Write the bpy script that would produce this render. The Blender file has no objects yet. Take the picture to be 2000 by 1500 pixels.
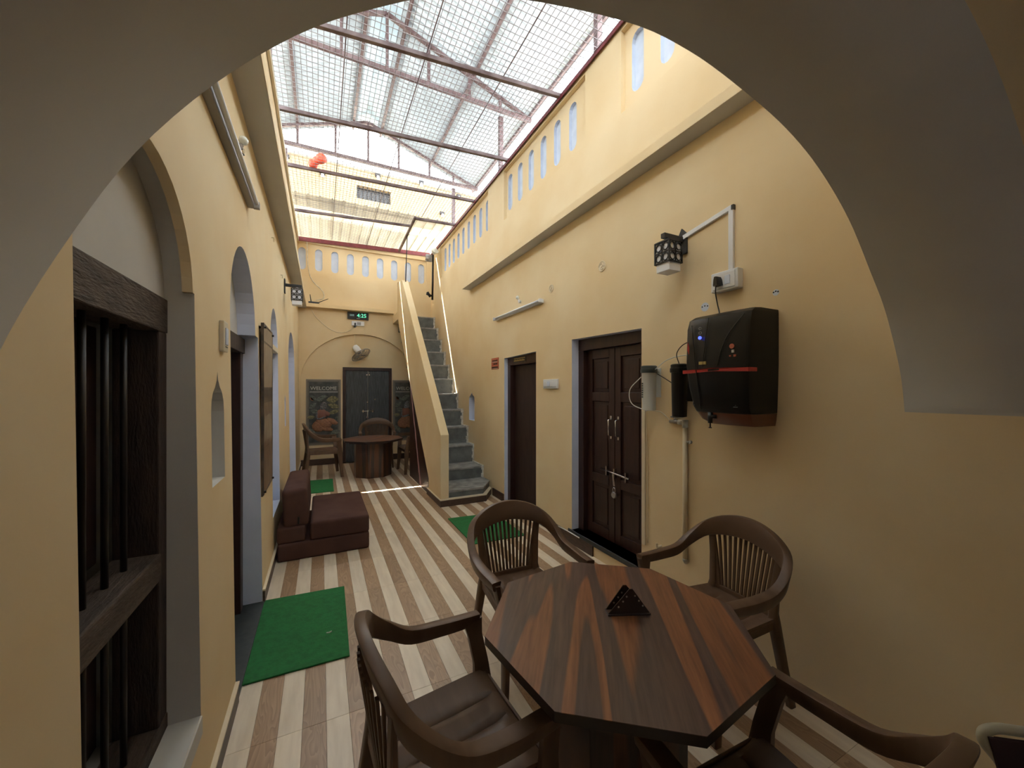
import bpy, bmesh, math, random
from mathutils import Vector, Matrix
from mathutils.geometry import tessellate_polygon
random.seed(7)
R = math.radians
scene = bpy.context.scene
COL = scene.collection

# ---------------------------------------------------------------- camera, sky, sun, exposure
cam_d = bpy.data.cameras.new('camera')
cam_d.sensor_width = 36; cam_d.lens = 13.5; cam_d.shift_y = .0055
cam_d.clip_start = .02; cam_d.clip_end = 200
cam = bpy.data.objects.new('camera', cam_d); COL.objects.link(cam)
cam.location = (0, 0, 1.6); cam.rotation_euler = (R(90), 0, R(-26.4))
scene.camera = cam

SUN_DIR = Vector((-.43, 1.0, 2.08)).normalized()      # towards the sun
world = bpy.data.worlds.new('sky'); scene.world = world; world.use_nodes = True
wn = world.node_tree.nodes; wl = world.node_tree.links
bg = wn['Background']; bg.inputs[1].default_value = 4.0
tc = wn.new('ShaderNodeTexCoord'); ns = wn.new('ShaderNodeTexNoise'); ns.inputs['Scale'].default_value = 3.0
ns.inputs['Detail'].default_value = 5
cr = wn.new('ShaderNodeValToRGB'); cr.color_ramp.elements[0].position = .42; cr.color_ramp.elements[1].position = .58
cr.color_ramp.elements[0].color = (.74, .90, 1, 1); cr.color_ramp.elements[1].color = (1, 1, 1, 1)
wl.new(tc.outputs['Generated'], ns.inputs['Vector']); wl.new(ns.outputs['Fac'], cr.inputs['Fac'])
wl.new(cr.outputs['Color'], bg.inputs[0])
sun_d = bpy.data.lights.new('sun', 'SUN'); sun_d.energy = 22.0; sun_d.angle = R(.25); sun_d.color = (1, .97, .92)
sun = bpy.data.objects.new('sun', sun_d); COL.objects.link(sun)
sun.rotation_euler = SUN_DIR.to_track_quat('Z', 'Y').to_euler(); sun.location = (0, 14, 20)

vs = scene.view_settings
vs.view_transform = 'Standard'; vs.look = 'None'; vs.gamma = 1; vs.use_curve_mapping = False; vs.exposure = 1.65

# ---------------------------------------------------------------- materials
MATS = {}
def mat(name, c, rough=.6, metal=0., noise=0., nscale=6., c2=None, stretch=(1, 1, 1), bump=0., bscale=40., emis=None, estr=0, spec=.5,
        coat=0., rand=0., lo=.35, hi=.65, detail=4):
    m = bpy.data.materials.new(name); m.use_nodes = True
    nt = m.node_tree; b = nt.nodes['Principled BSDF']
    b.inputs['Roughness'].default_value = rough; b.inputs['Metallic'].default_value = metal
    b.inputs['Specular IOR Level'].default_value = spec; b.inputs['Coat Weight'].default_value = coat
    col = (*c, 1)
    b.inputs['Base Color'].default_value = col
    if c2 is not None or noise or bump:
        t = nt.nodes.new('ShaderNodeTexCoord'); mp = nt.nodes.new('ShaderNodeMapping')
        mp.inputs['Scale'].default_value = stretch
        nt.links.new(t.outputs['Object'], mp.inputs['Vector'])
        if rand:
            oi = nt.nodes.new('ShaderNodeObjectInfo'); mu = nt.nodes.new('ShaderNodeMath'); mu.operation = 'MULTIPLY'
            mu.inputs[1].default_value = 60
            nt.links.new(oi.outputs['Random'], mu.inputs[0]); nt.links.new(mu.outputs[0], mp.inputs['Location'])
    if c2 is not None or noise:
        n = nt.nodes.new('ShaderNodeTexNoise'); n.inputs['Scale'].default_value = nscale; n.inputs['Detail'].default_value = detail
        r = nt.nodes.new('ShaderNodeValToRGB')
        r.color_ramp.elements[0].position = lo; r.color_ramp.elements[1].position = hi
        r.color_ramp.elements[0].color = col
        cc = c2 if c2 is not None else tuple(max(0, x * (1 - noise)) for x in c)
        r.color_ramp.elements[1].color = (*cc, 1)
        nt.links.new(mp.outputs[0], n.inputs['Vector']); nt.links.new(n.outputs['Fac'], r.inputs['Fac'])
        nt.links.new(r.outputs['Color'], b.inputs['Base Color'])
        if rand:
            hs = nt.nodes.new('ShaderNodeHueSaturation')
            mr = nt.nodes.new('ShaderNodeMapRange'); mr.inputs['To Min'].default_value = 1 - rand; mr.inputs['To Max'].default_value = 1 + rand
            nt.links.new(oi.outputs['Random'], mr.inputs['Value']); nt.links.new(mr.outputs[0], hs.inputs['Value'])
            nt.links.new(r.outputs['Color'], hs.inputs['Color']); nt.links.new(hs.outputs[0], b.inputs['Base Color'])
    if bump:
        n2 = nt.nodes.new('ShaderNodeTexNoise'); n2.inputs['Scale'].default_value = bscale; n2.inputs['Detail'].default_value = 3
        bp = nt.nodes.new('ShaderNodeBump'); bp.inputs['Strength'].default_value = bump; bp.inputs['Distance'].default_value = .01
        nt.links.new(mp.outputs[0], n2.inputs['Vector']); nt.links.new(n2.outputs['Fac'], bp.inputs['Height'])
        nt.links.new(bp.outputs[0], b.inputs['Normal'])
    if emis:
        b.inputs['Emission Color'].default_value = (*emis, 1); b.inputs['Emission Strength'].default_value = estr
    MATS[name] = m
    return m

mat('yellow', (.79, .64, .41), .75, c2=(.75, .575, .335), nscale=1.6, bump=.12, bscale=9, spec=.25)
mat('white_paint', (.62, .60, .565), .8, c2=(.56, .54, .505), nscale=2, spec=.2, bump=.08, bscale=8)
mat('blue_white', (.68, .72, .86), .75, c2=(.60, .64, .78), nscale=3, spec=.25)
mat('slot_white', (.66, .72, .84), .75, c2=(.58, .64, .76), nscale=9, spec=.25)
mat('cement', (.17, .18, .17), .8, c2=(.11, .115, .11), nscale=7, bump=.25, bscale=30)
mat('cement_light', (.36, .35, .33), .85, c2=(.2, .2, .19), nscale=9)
mat('plaster_edge', (.72, .68, .60), .8, c2=(.4, .38, .33), nscale=18)
mat('stone', (.022, .028, .03), .5, c2=(.035, .042, .042), nscale=30)
mat('plinth', (.085, .048, .034), .45, c2=(.05, .028, .02), nscale=5, stretch=(3, 3, 14))
mat('cream', (.72, .62, .45), .6)
mat('red_rail', (.20, .028, .035), .5, c2=(.14, .02, .025), nscale=20)
mat('truss', (.085, .045, .045), .5, c2=(.16, .11, .11), nscale=14)
mat('pipe', (.25, .19, .19), .4, metal=.2, c2=(.09, .05, .05), nscale=5)
mat('wire', (.34, .31, .32), .5, metal=.3)
mat('black', (.006, .006, .006), .35)
mat('black_gloss', (.006, .006, .007), .32, spec=.35)
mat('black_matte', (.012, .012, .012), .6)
mat('door_wood', (.042, .016, .012), .38, c2=(.026, .009, .007), nscale=5, stretch=(6, 6, 1), bump=.1, bscale=60)
mat('old_wood', (.085, .058, .042), .7, c2=(.035, .022, .016), nscale=9, stretch=(5, 1, 5), bump=.5, bscale=30)
mat('old_wood_v', (.050, .030, .024), .7, c2=(.024, .014, .012), nscale=9, stretch=(5, 5, 1), bump=.4, bscale=30)
mat('shutter', (.020, .006, .006), .6, c2=(.034, .016, .012), nscale=5, stretch=(4, 4, 1))
mat('iron', (.014, .011, .011), .45, metal=.4)
mat('far_door', (.030, .034, .036), .5, c2=(.075, .085, .09), nscale=7, stretch=(8, 8, .7), detail=6)
mat('chrome', (.62, .60, .58), .22, metal=1)
mat('steel_dull', (.35, .34, .33), .4, metal=.8)
mat('chair_plastic', (.145, .084, .050), .42, c2=(.11, .062, .036), nscale=5, stretch=(1, 4, 1), spec=.4)
mat('sofa', (.105, .054, .044), .95, c2=(.082, .040, .033), nscale=4, bump=.3, bscale=300, spec=.15)
mat('mat_green', (.010, .16, .036), .85, c2=(.007, .12, .026), nscale=30, bump=.2, bscale=80)
mat('plastic_white', (.74, .75, .78), .4)
mat('plastic_cream', (.62, .55, .42), .45)
mat('pvc', (.80, .70, .52), .45, c2=(.72, .60, .40), nscale=5)
mat('filter_white', (.66, .66, .62), .4)
mat('grey_cap', (.055, .07, .07), .45)
mat('diffuser', (.80, .82, .90), .45)
mat('lattice', (.018, .017, .018), .55)
mat('tube_glass', (.78, .80, .86), .3)
mat('fixture_grey', (.42, .41, .40), .5, c2=(.30, .28, .26), nscale=6, stretch=(1, .3, 1))
mat('brown_glossy', (.13, .032, .010), .3, coat=.3)
mat('red', (.45, .035, .03), .4)
mat('orange_red', (.85, .10, .04), .6)
mat('sign_red', (.50, .13, .07), .5)
mat('gold', (.45, .33, .10), .4)
mat('grey_mark', (.30, .30, .30), .5)
mat('blue_led', (.02, .03, .5), .3, emis=(.05, .08, 1), estr=1.2)
mat('green_led', (.02, .2, .1), .3, emis=(.12, .75, .42), estr=.55)
mat('green_led_dim', (.05, .1, .08), .3, emis=(.25, .4, .35), estr=.22)
mat('slate', (.040, .048, .045), .6, c2=(.08, .088, .086), nscale=12)
mat('print_frame', (.24, .21, .17), .6)
mat('print_white', (.55, .55, .52), .6)
mat('leaf_olive', (.30, .27, .14), .6, c2=(.09, .09, .05), nscale=30)
mat('leaf_grey', (.18, .21, .18), .6, c2=(.055, .065, .06), nscale=30)
mat('figure_grey', (.24, .25, .28), .55, c2=(.06, .065, .075), nscale=40)
mat('figure_orange', (.40, .20, .11), .6, c2=(.22, .10, .06), nscale=22, stretch=(1, 1, 3))
mat('figure_rose', (.25, .11, .08), .6)
mat('scroll_beige', (.36, .29, .20), .55, c2=(.25, .18, .12), nscale=10, stretch=(1, 6, 1))
mat('scroll_dark', (.055, .045, .038), .4, c2=(.14, .10, .07), nscale=14)
mat('scroll_brown', (.15, .085, .05), .4, c2=(.27, .19, .12), nscale=9)
mat('cane_tube', (.42, .38, .27), .4)
mat('mesh_dark', (.025, .006, .010), .7)
mat('copper_stud', (.45, .40, .36), .35, metal=.6)
mat('holder_wood', (.030, .014, .009), .4)
mat('cable_white', (.75, .74, .70), .5)
mat('bulb', (.85, .88, .85), .2)
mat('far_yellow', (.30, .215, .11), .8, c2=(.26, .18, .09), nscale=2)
mat('plank_light', (.80, .68, .53), .38, c2=(.70, .58, .44), nscale=3, stretch=(9, 1.2, 1), rand=.06, spec=.45)

def wood_plank():
    m = bpy.data.materials.new('plank_brown'); m.use_nodes = True; nt = m.node_tree; b = nt.nodes['Principled BSDF']
    L = nt.links.new
    t = nt.nodes.new('ShaderNodeTexCoord'); mp = nt.nodes.new('ShaderNodeMapping'); mp.inputs['Scale'].default_value = (9, 1.5, 1)
    oi = nt.nodes.new('ShaderNodeObjectInfo'); mu = nt.nodes.new('ShaderNodeMath'); mu.operation = 'MULTIPLY'; mu.inputs[1].default_value = 50
    L(t.outputs['Object'], mp.inputs['Vector']); L(oi.outputs['Random'], mu.inputs[0]); L(mu.outputs[0], mp.inputs['Location'])
    n = nt.nodes.new('ShaderNodeTexNoise'); n.inputs['Scale'].default_value = 1.3; n.inputs['Detail'].default_value = 2; n.inputs['Distortion'].default_value = .6
    L(mp.outputs[0], n.inputs['Vector'])
    m2 = nt.nodes.new('ShaderNodeMath'); m2.operation = 'MULTIPLY'; m2.inputs[1].default_value = 14
    fr = nt.nodes.new('ShaderNodeMath'); fr.operation = 'FRACT'
    L(n.outputs['Fac'], m2.inputs[0]); L(m2.outputs[0], fr.inputs[0])
    r = nt.nodes.new('ShaderNodeValToRGB')
    r.color_ramp.elements[0].color = (.43, .28, .165, 1); r.color_ramp.elements[1].color = (.31, .19, .11, 1)
    L(fr.outputs[0], r.inputs['Fac'])
    hs = nt.nodes.new('ShaderNodeHueSaturation'); mr = nt.nodes.new('ShaderNodeMapRange')
    mr.inputs['To Min'].default_value = .9; mr.inputs['To Max'].default_value = 1.1
    L(oi.outputs['Random'], mr.inputs['Value']); L(mr.outputs[0], hs.inputs['Value']); L(r.outputs['Color'], hs.inputs['Color'])
    L(hs.outputs[0], b.inputs['Base Color']); b.inputs['Roughness'].default_value = .38; b.inputs['Specular IOR Level'].default_value = .45
    MATS['plank_brown'] = m
wood_plank()

def laminate(name, ang, k=1.0):
    m = bpy.data.materials.new(name); m.use_nodes = True; nt = m.node_tree; b = nt.nodes['Principled BSDF']; L = nt.links.new
    t = nt.nodes.new('ShaderNodeTexCoord'); mp = nt.nodes.new('ShaderNodeMapping'); mp.inputs['Rotation'].default_value = (0, 0, ang)
    L(t.outputs['Object'], mp.inputs['Vector'])
    st = nt.nodes.new('ShaderNodeMapping'); st.inputs['Scale'].default_value = (5.6, .30, .30); st.inputs['Location'].default_value = (2.2, .4, 0)
    L(mp.outputs[0], st.inputs['Vector'])
    n = nt.nodes.new('ShaderNodeTexNoise'); n.inputs['Scale'].default_value = 1.0; n.inputs['Detail'].default_value = 1.5; n.inputs['Roughness'].default_value = .4
    L(st.outputs[0], n.inputs['Vector'])
    r = nt.nodes.new('ShaderNodeValToRGB'); e = r.color_ramp.elements
    e[0].position = .0; e[0].color = (.040, .027, .024, 1)
    e[1].position = 1; e[1].color = (.060, .030, .022, 1)
    for p, c in ((.36, (.048, .033, .029)), (.375, (.125, .052, .024)), (.435, (.14, .056, .025)), (.45, (.050, .032, .027)), (.50, (.066, .038, .028)), (.545, (.050, .029, .024)), (.555, (.150, .060, .027)), (.62, (.12, .048, .022)), (.635, (.048, .028, .023))):
        q = r.color_ramp.elements.new(p); q.color = (*c, 1)
    L(n.outputs['Fac'], r.inputs['Fac'])
    st2 = nt.nodes.new('ShaderNodeMapping'); st2.inputs['Scale'].default_value = (60, 4, 4); L(mp.outputs[0], st2.inputs['Vector'])
    n2 = nt.nodes.new('ShaderNodeTexNoise'); n2.inputs['Scale'].default_value = 1.5; n2.inputs['Detail'].default_value = 4
    L(st2.outputs[0], n2.inputs['Vector'])
    mr = nt.nodes.new('ShaderNodeMapRange'); mr.inputs['From Min'].default_value = .3; mr.inputs['From Max'].default_value = .7
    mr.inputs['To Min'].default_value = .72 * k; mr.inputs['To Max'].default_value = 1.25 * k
    hs = nt.nodes.new('ShaderNodeHueSaturation')
    L(n2.outputs['Fac'], mr.inputs['Value']); L(mr.outputs[0], hs.inputs['Value']); L(r.outputs['Color'], hs.inputs['Color'])
    L(hs.outputs[0], b.inputs['Base Color']); b.inputs['Roughness'].default_value = .33
    MATS[name] = m
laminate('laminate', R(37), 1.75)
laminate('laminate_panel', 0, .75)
mat('table_edge', (.018, .010, .008), .4)

def sheet_mat(name, c, trans):
    m = bpy.data.materials.new(name); m.use_nodes = True; nt = m.node_tree; L = nt.links.new
    for n in list(nt.nodes): nt.nodes.remove(n)
    o = nt.nodes.new('ShaderNodeOutputMaterial'); d = nt.nodes.new('ShaderNodeBsdfDiffuse'); t = nt.nodes.new('ShaderNodeBsdfTranslucent')
    mx = nt.nodes.new('ShaderNodeMixShader'); mx.inputs[0].default_value = trans
    tc = nt.nodes.new('ShaderNodeTexCoord'); n = nt.nodes.new('ShaderNodeTexNoise'); n.inputs['Scale'].default_value = 1.4
    r = nt.nodes.new('ShaderNodeValToRGB'); r.color_ramp.elements[0].position = .3; r.color_ramp.elements[1].position = .7
    r.color_ramp.elements[0].color = (*c, 1); r.color_ramp.elements[1].color = (*[x * .8 for x in c], 1)
    L(tc.outputs['Object'], n.inputs['Vector']); L(n.outputs['Fac'], r.inputs['Fac'])
    L(r.outputs['Color'], d.inputs[0]); L(r.outputs['Color'], t.inputs[0])
    L(d.outputs[0], mx.inputs[1]); L(t.outputs[0], mx.inputs[2]); L(mx.outputs[0], o.inputs[0])
    MATS[name] = m
sheet_mat('roof_sheet', (.60, .66, .70), .066)
sheet_mat('roof_sheet_clear', (.66, .78, .84), .10)
sheet_mat('canopy_sheet', (.80, .76, .66), .21)

# ---------------------------------------------------------------- mesh helpers
class MB:
    def __init__(s): s.bm = bmesh.new()
    def box(s, x0, x1, y0, y1, z0, z1, mi=0, M=None):
        vs_ = [s.bm.verts.new(p) for p in ((x0,y0,z0),(x1,y0,z0),(x1,y1,z0),(x0,y1,z0),(x0,y0,z1),(x1,y0,z1),(x1,y1,z1),(x0,y1,z1))]
        for f in ((3,2,1,0),(4,5,6,7),(0,1,5,4),(1,2,6,5),(2,3,7,6),(3,0,4,7)):
            s.bm.faces.new([vs_[i] for i in f]).material_index = mi
        if M is not None:
            for v in vs_: v.co = M @ v.co
        return s
    def bar(s, a, b, w, h=None, mi=0, up=(0, 0, 1)):
        """rectangular bar from a to b; w across, h along up"""
        a = Vector(a); b = Vector(b); h = w if h is None else h
        d = (b - a); l = d.length; d.normalize(); u = Vector(up)
        sx = d.cross(u)
        if sx.length < 1e-4: sx = d.cross(Vector((1, 0, 0)))
        sx.normalize(); u = sx.cross(d).normalized()
        M = Matrix((( sx.x, d.x, u.x, a.x),(sx.y, d.y, u.y, a.y),(sx.z, d.z, u.z, a.z),(0,0,0,1)))
        return s.box(-w/2, w/2, 0, l, -h/2, h/2, mi, M)
    def tube(s, pts, r, n=8, mi=0, caps=True, closed=False):
        pts = [Vector(p) for p in pts]; rs = r if isinstance(r, (list, tuple)) else [r] * len(pts)
        rings = []; ref = None
        for i, p in enumerate(pts):
            if closed: d = pts[(i+1) % len(pts)] - pts[i-1]
            else: d = pts[min(i+1, len(pts)-1)] - pts[max(i-1, 0)]
            d.normalize()
            if ref is None:
                ref = d.orthogonal().normalized()
            ref = (ref - d * ref.dot(d)).normalized(); q = d.cross(ref)
            rings.append([s.bm.verts.new(p + (ref * math.cos(2*math.pi*k/n) + q * math.sin(2*math.pi*k/n)) * rs[i]) for k in range(n)])
        m = len(rings)
        for i in range(m if closed else m - 1):
            A, B = rings[i], rings[(i+1) % m]
            for k in range(n):
                f = s.bm.faces.new((A[k], A[(k+1)%n], B[(k+1)%n], B[k])); f.material_index = mi; f.smooth = True
        if caps and not closed:
            s.bm.faces.new(rings[0][::-1]).material_index = mi; s.bm.faces.new(rings[-1]).material_index = mi
        return s
    def cyl(s, a, b, r, n=16, mi=0, r2=None):
        return s.tube([a, b], [r, r if r2 is None else r2], n, mi)
    def lathe(s, prof, n=24, mi=0, M=None):
        """prof: list of (r, z)"""
        rings = []
        for r_, z in prof:
            rings.append([s.bm.verts.new((r_*math.cos(2*math.pi*k/n), r_*math.sin(2*math.pi*k/n), z)) for k in range(n)])
        for A, B in zip(rings, rings[1:]):
            for k in range(n):
                f = s.bm.faces.new((A[k], A[(k+1)%n], B[(k+1)%n], B[k])); f.material_index = mi; f.smooth = True
        s.bm.faces.new(rings[0][::-1]).material_index = mi; s.bm.faces.new(rings[-1]).material_index = mi
        if M is not None:
            for rr in rings:
                for v in rr: v.co = M @ v.co
        return s
    def prism(s, poly, to3, d0, d1, mi=0):
        """poly (a,b); to3(a,b,depth); extruded between depths"""
        n = len(poly)
        A = [s.bm.verts.new(to3(a, b, d0)) for a, b in poly]; B = [s.bm.verts.new(to3(a, b, d1)) for a, b in poly]
        tris = tessellate_polygon([[Vector((a, b, 0)) for a, b in poly]])
        for t in tris:
            try:
                s.bm.faces.new([A[i] for i in t]).material_index = mi; s.bm.faces.new([B[i] for i in t][::-1]).material_index = mi
            except ValueError: pass
        for i in range(n):
            s.bm.faces.new((A[i], A[(i+1)%n], B[(i+1)%n], B[i])).material_index = mi
        return s
    def sweep(s, stations, mi=0, smooth=True):
        """stations: list of rings (lists of points, same length)"""
        rings = [[s.bm.verts.new(p) for p in r] for r in stations]; n = len(rings[0])
        for A, B in zip(rings, rings[1:]):
            for k in range(n):
                f = s.bm.faces.new((A[k], A[(k+1)%n], B[(k+1)%n], B[k])); f.material_index = mi; f.smooth = smooth
        s.bm.faces.new(rings[0][::-1]).material_index = mi; s.bm.faces.new(rings[-1]).material_index = mi
        return s
    def build(s, name, mats, parent=None, bevel=0, smooth=None, loc=None, segs=2, label=None):
        bmesh.ops.recalc_face_normals(s.bm, faces=s.bm.faces)
        me = bpy.data.meshes.new(name); s.bm.to_mesh(me); s.bm.free()
        if isinstance(mats, str): mats = [mats]
        for k in mats: me.materials.append(MATS[k])
        if smooth:
            for p in me.polygons: p.use_smooth = True
            me.set_sharp_from_angle(angle=R(smooth))
        o = bpy.data.objects.new(name, me); COL.objects.link(o)
        if parent is not None: o.parent = parent
        if loc is not None: o.location = loc
        if bevel:
            b = o.modifiers.new('bevel', 'BEVEL'); b.width = bevel; b.segments = segs; b.limit_method = 'ANGLE'; b.angle_limit = R(40)
        if label: o['label'] = label
        return o

def empty(name, loc=(0, 0, 0), rz=0):
    o = bpy.data.objects.new(name, None); COL.objects.link(o); o.location = loc; o.rotation_euler = (0, 0, rz)
    o.empty_display_size = .1
    return o
def tag(o, label, cat, group=None):
    o['label'] = label; o['category'] = cat
    if group: o['group'] = group
    return o
def struct(o, label=None):
    o['kind'] = 'structure'
    if label: o['label'] = label
    return o
def copy_tree(o, parent=None):
    c = o.copy(); COL.objects.link(c); c.parent = parent
    for ch in list(o.children): copy_tree(ch, c)
    return c
def catmull(P, n=8):
    P = [Vector(p) for p in P]; Q = [P[0]*2-P[1]] + P + [P[-1]*2-P[-2]]; out = []
    for i in range(1, len(Q)-2):
        for k in range(n):
            t = k/n
            out.append(.5*((2*Q[i])+(Q[i+1]-Q[i-1])*t+(2*Q[i-1]-5*Q[i]+4*Q[i+1]-Q[i+2])*t*t+(3*Q[i]-Q[i-1]-3*Q[i+1]+Q[i+2])*t**3))
    out.append(P[-1]); return out
def text_mesh(name, s, size, mat_, parent, M, depth=.001, align='CENTER', font_scale_x=1.0):
    cu = bpy.data.curves.new(name, 'FONT'); cu.body = s; cu.size = size; cu.extrude = depth; cu.align_x = align; cu.align_y = 'CENTER'
    cu.resolution_u = 2
    tmp = bpy.data.objects.new('tmp', cu); COL.objects.link(tmp)
    bpy.context.view_layer.update()
    me = bpy.data.meshes.new_from_object(tmp.evaluated_get(bpy.context.evaluated_depsgraph_get()))
    bpy.data.objects.remove(tmp); me.name = name
    me.transform(Matrix.Diagonal((font_scale_x, 1, 1, 1))); me.transform(M); me.materials.clear(); me.materials.append(MATS[mat_])
    o = bpy.data.objects.new(name, me); COL.objects.link(o); o.parent = parent
    return o
def frame_M(origin, xdir, ydir):
    x = Vector(xdir).normalized(); y = Vector(ydir).normalized(); z = x.cross(y); o = Vector(origin)
    return Matrix(((x.x,y.x,z.x,o.x),(x.y,y.y,z.y,o.y),(x.z,y.z,z.z,o.z),(0,0,0,1)))

# ---------------------------------------------------------------- the rooms: dimensions
XR = 2.336; YF = 9.07; ZP = 4.78; YA0, YA1 = .333, .757
def LX(z): return -.392 - .0125 * z
# mapping (a along wall, b height, d depth into the wall) -> world
toL = lambda a, b, d: Vector((LX(b) - d, a, b))
toR = lambda a, b, d: Vector((XR + d, a, b))
toF = lambda a, b, d: Vector((a, YF + d, b))

def arc(a0, a1, zs, h, n=14, pointed=0):
    """points of an arch from right spring to left spring (a1 -> a0), counter-clockwise"""
    c = (a0 + a1) / 2; r = (a1 - a0) / 2
    out = []
    for k in range(n + 1):
        t = math.pi * k / n
        out.append((c + r * math.cos(t), zs + h * math.sin(t)))
    return out
def arch_open(a0, a1, z0, zs, h, n=14): return [(a0, z0), (a1, z0)] + arc(a0, a1, zs, h, n)
def slot(c, z0, z1, w): 
    return [(c + w/2*math.cos(t), z0 + w/2 + w/2*math.sin(t)) for t in [math.pi + math.pi*k/6 for k in range(7)]] + \
           [(c + w/2*math.cos(t), z1 - w/2 + w/2*math.sin(t)) for t in [math.pi*k/6 for k in range(7)]]
def ogee(c, w, z0, z1, tip):
    h = w/2; out = [(c-h, z0), (c+h, z0), (c+h, z1)]
    out += [(c+h*.93, z1+(tip-z1)*.28), (c+h*.72, z1+(tip-z1)*.48), (c+h*.36, z1+(tip-z1)*.62), (c+h*.12, z1+(tip-z1)*.78), (c, tip)]
    out += [(c-h*.12, z1+(tip-z1)*.78), (c-h*.36, z1+(tip-z1)*.62), (c-h*.72, z1+(tip-z1)*.48), (c-h*.93, z1+(tip-z1)*.28), (c-h, z1)]
    return out

def holed(mb, to3, outline, holes, thick, d0=0.):
    """wall slab with a front face at depth d0 (with holes), back at d0+thick. holes: (poly, depth, reveal_mi, back_mi or None)"""
    loops = [[Vector((a, b, 0)) for a, b in outline]] + [[Vector((a, b, 0)) for a, b in h[0]] for h in holes]
    flat = [p for l in loops for p in l]
    V = [mb.bm.verts.new(to3(p.x, p.y, d0)) for p in flat]
    for t in tessellate_polygon(loops):
        try: mb.bm.faces.new([V[i] for i in t]).material_index = 0
        except ValueError: pass
    n = len(outline)
    B = [mb.bm.verts.new(to3(a, b, d0 + thick)) for a, b in outline]
    for i in range(n): mb.bm.faces.new((V[i], V[(i+1)%n], B[(i+1)%n], B[i])).material_index = 0
    if not any(h[3] is None for h in holes): 
        mb.bm.faces.new(B).material_index = 0
    else:
        loops2 = [[Vector((a, b, 0)) for a, b in outline]] + [[Vector((a, b, 0)) for a, b in h[0]] for h in holes if h[3] is None]
        flat2 = [p for l in loops2 for p in l]
        V2 = [mb.bm.verts.new(to3(p.x, p.y, d0 + thick)) for p in flat2]
        for t in tessellate_polygon(loops2):
            try: mb.bm.faces.new([V2[i] for i in t]).material_index = 0
            except ValueError: pass
    for poly, dep, rmi, bmi in holes:
        m = len(poly); dd = d0 + (thick if bmi is None else dep)
        A = [mb.bm.verts.new(to3(a, b, d0)) for a, b in poly]; C = [mb.bm.verts.new(to3(a, b, dd)) for a, b in poly]
        for i in range(m):
            mb.bm.faces.new((A[i], A[(i+1)%m], C[(i+1)%m], C[i])).material_index = rmi
        if bmi is not None:
            for t in tessellate_polygon([[Vector((a, b, 0)) for a, b in poly]]):
                try: mb.bm.faces.new([C[i] for i in t]).material_index = bmi
                except ValueError: pass
    return mb

def solid(mb, to3, outline, holes, thick, d0=0.):
    holed(mb, to3, outline, holes, thick, d0)

# ---------------------------------------------------------------- walls
T = .30
Y0 = -2.6
# left wall
W1 = arch_open(1.005, 1.775, .40, 1.95, .36, 20)
D2 = [(2.39, .0), (3.39, .0), (3.36, 1.98)] + arc(2.39, 3.23, 1.98, .47, 20)
N1 = ogee(2.105, .235, 1.19, 1.50, 1.68)
A3 = arch_open(4.13, 4.79, .42, 2.0, .40, 16)
A3n = [(4.13, .42), (4.76, .42), (4.76, 1.99)] + arc(4.13, 4.79, 2.0, .40, 16)
N2 = ogee(5.62, .16, 1.14, 1.44, 1.56)
A4 = arch_open(6.25, 7.62, .0, 1.97, .52, 18)
mb = MB()
holed(mb, toL, [(Y0, 0), (YF, 0), (YF, 4.75), (Y0, 4.75)],
      [(W1, .09, 1, None), (D2, .10, 2, None), (N1, .11, 1, 1), (A3, .13, 2, 2), (N2, .09, 2, 2), (A4, .13, 2, 2)], T)
struct(mb.build('wall_left', ['yellow', 'white_paint', 'blue_white']))
# painted rim of the first arch
mb = MB(); a_out = arc(1.005, 1.775, 1.95, .36, 20); a_in = arc(1.005+.022, 1.775-.022, 1.95, .335, 20)
for i in range(20):
    p = [a_out[i], a_out[i+1], a_in[i+1], a_in[i]]
    mb.prism(p, toL, -.001, .03)
struct(mb.build('trim_1', 'yellow'))

# right wall (lower), with chajja above
DA = [(2.333, .144), (3.304, .144), (3.304, 2.12), (2.333, 2.10)]
DB = [(4.049, .0), (4.952, .0), (4.952, 2.045), (4.049, 2.065)]
NR = ogee(6.275, .27, 1.07, 1.42, 1.56)
mb = MB()
holed(mb, toR, [(Y0, 0), (YF, 0), (YF, 3.98), (Y0, 3.98)], [(DA, .1, 1, None), (DB, .1, 1, None), (NR, .10, 1, 1)], T)
struct(mb.build('wall_right', ['yellow', 'blue_white']))

# parapets with recessed panels and blind slots
def parapet(name, to3, a0, a1, z0, z1, panels):
    mb = MB()
    holed(mb, to3, [(a0, z0), (a1, z0), (a1, z1), (a0, z1)],
          [([(p0, pz0), (p1, pz0), (p1, pz1), (p0, pz1)], .045, 0, None) for p0, p1, pz0, pz1, sl in panels], .045)
    holed(mb, to3, [(a0, z0), (a1, z0), (a1, z1), (a0, z1)],
          [(slot(c, s0, s1, w), .035, 1, 1) for p0, p1, pz0, pz1, sl in panels for (c, s0, s1, w) in sl], .2, .0451)
    return struct(mb.build(name, ['yellow', 'slot_white']))
SLW = .135
pA = (.9, 2.571, 4.0, 4.72, [(c, 4.12, 4.63, SLW) for c in (2.42, 2.11, 1.80, 1.49, 1.18)])
pB = (3.078, 4.97, 4.02, 4.72, [(c, 4.13, 4.63, SLW) for c in (3.35, 3.65, 3.95, 4.25, 4.55, 4.85)])
pC = (5.554, 8.3, 4.04, 4.72, [(5.68 + .29*k, 4.14, 4.63, SLW) for k in range(9)])
parapet('wall_upper_right', toR, YA0, YF, 3.98, ZP, [pA, pB, pC])
pF = (-.45, 2.24, 4.03, 4.66, [(-.36 + .31*k, 4.11, 4.57, .14) for k in range(9)])
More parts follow.
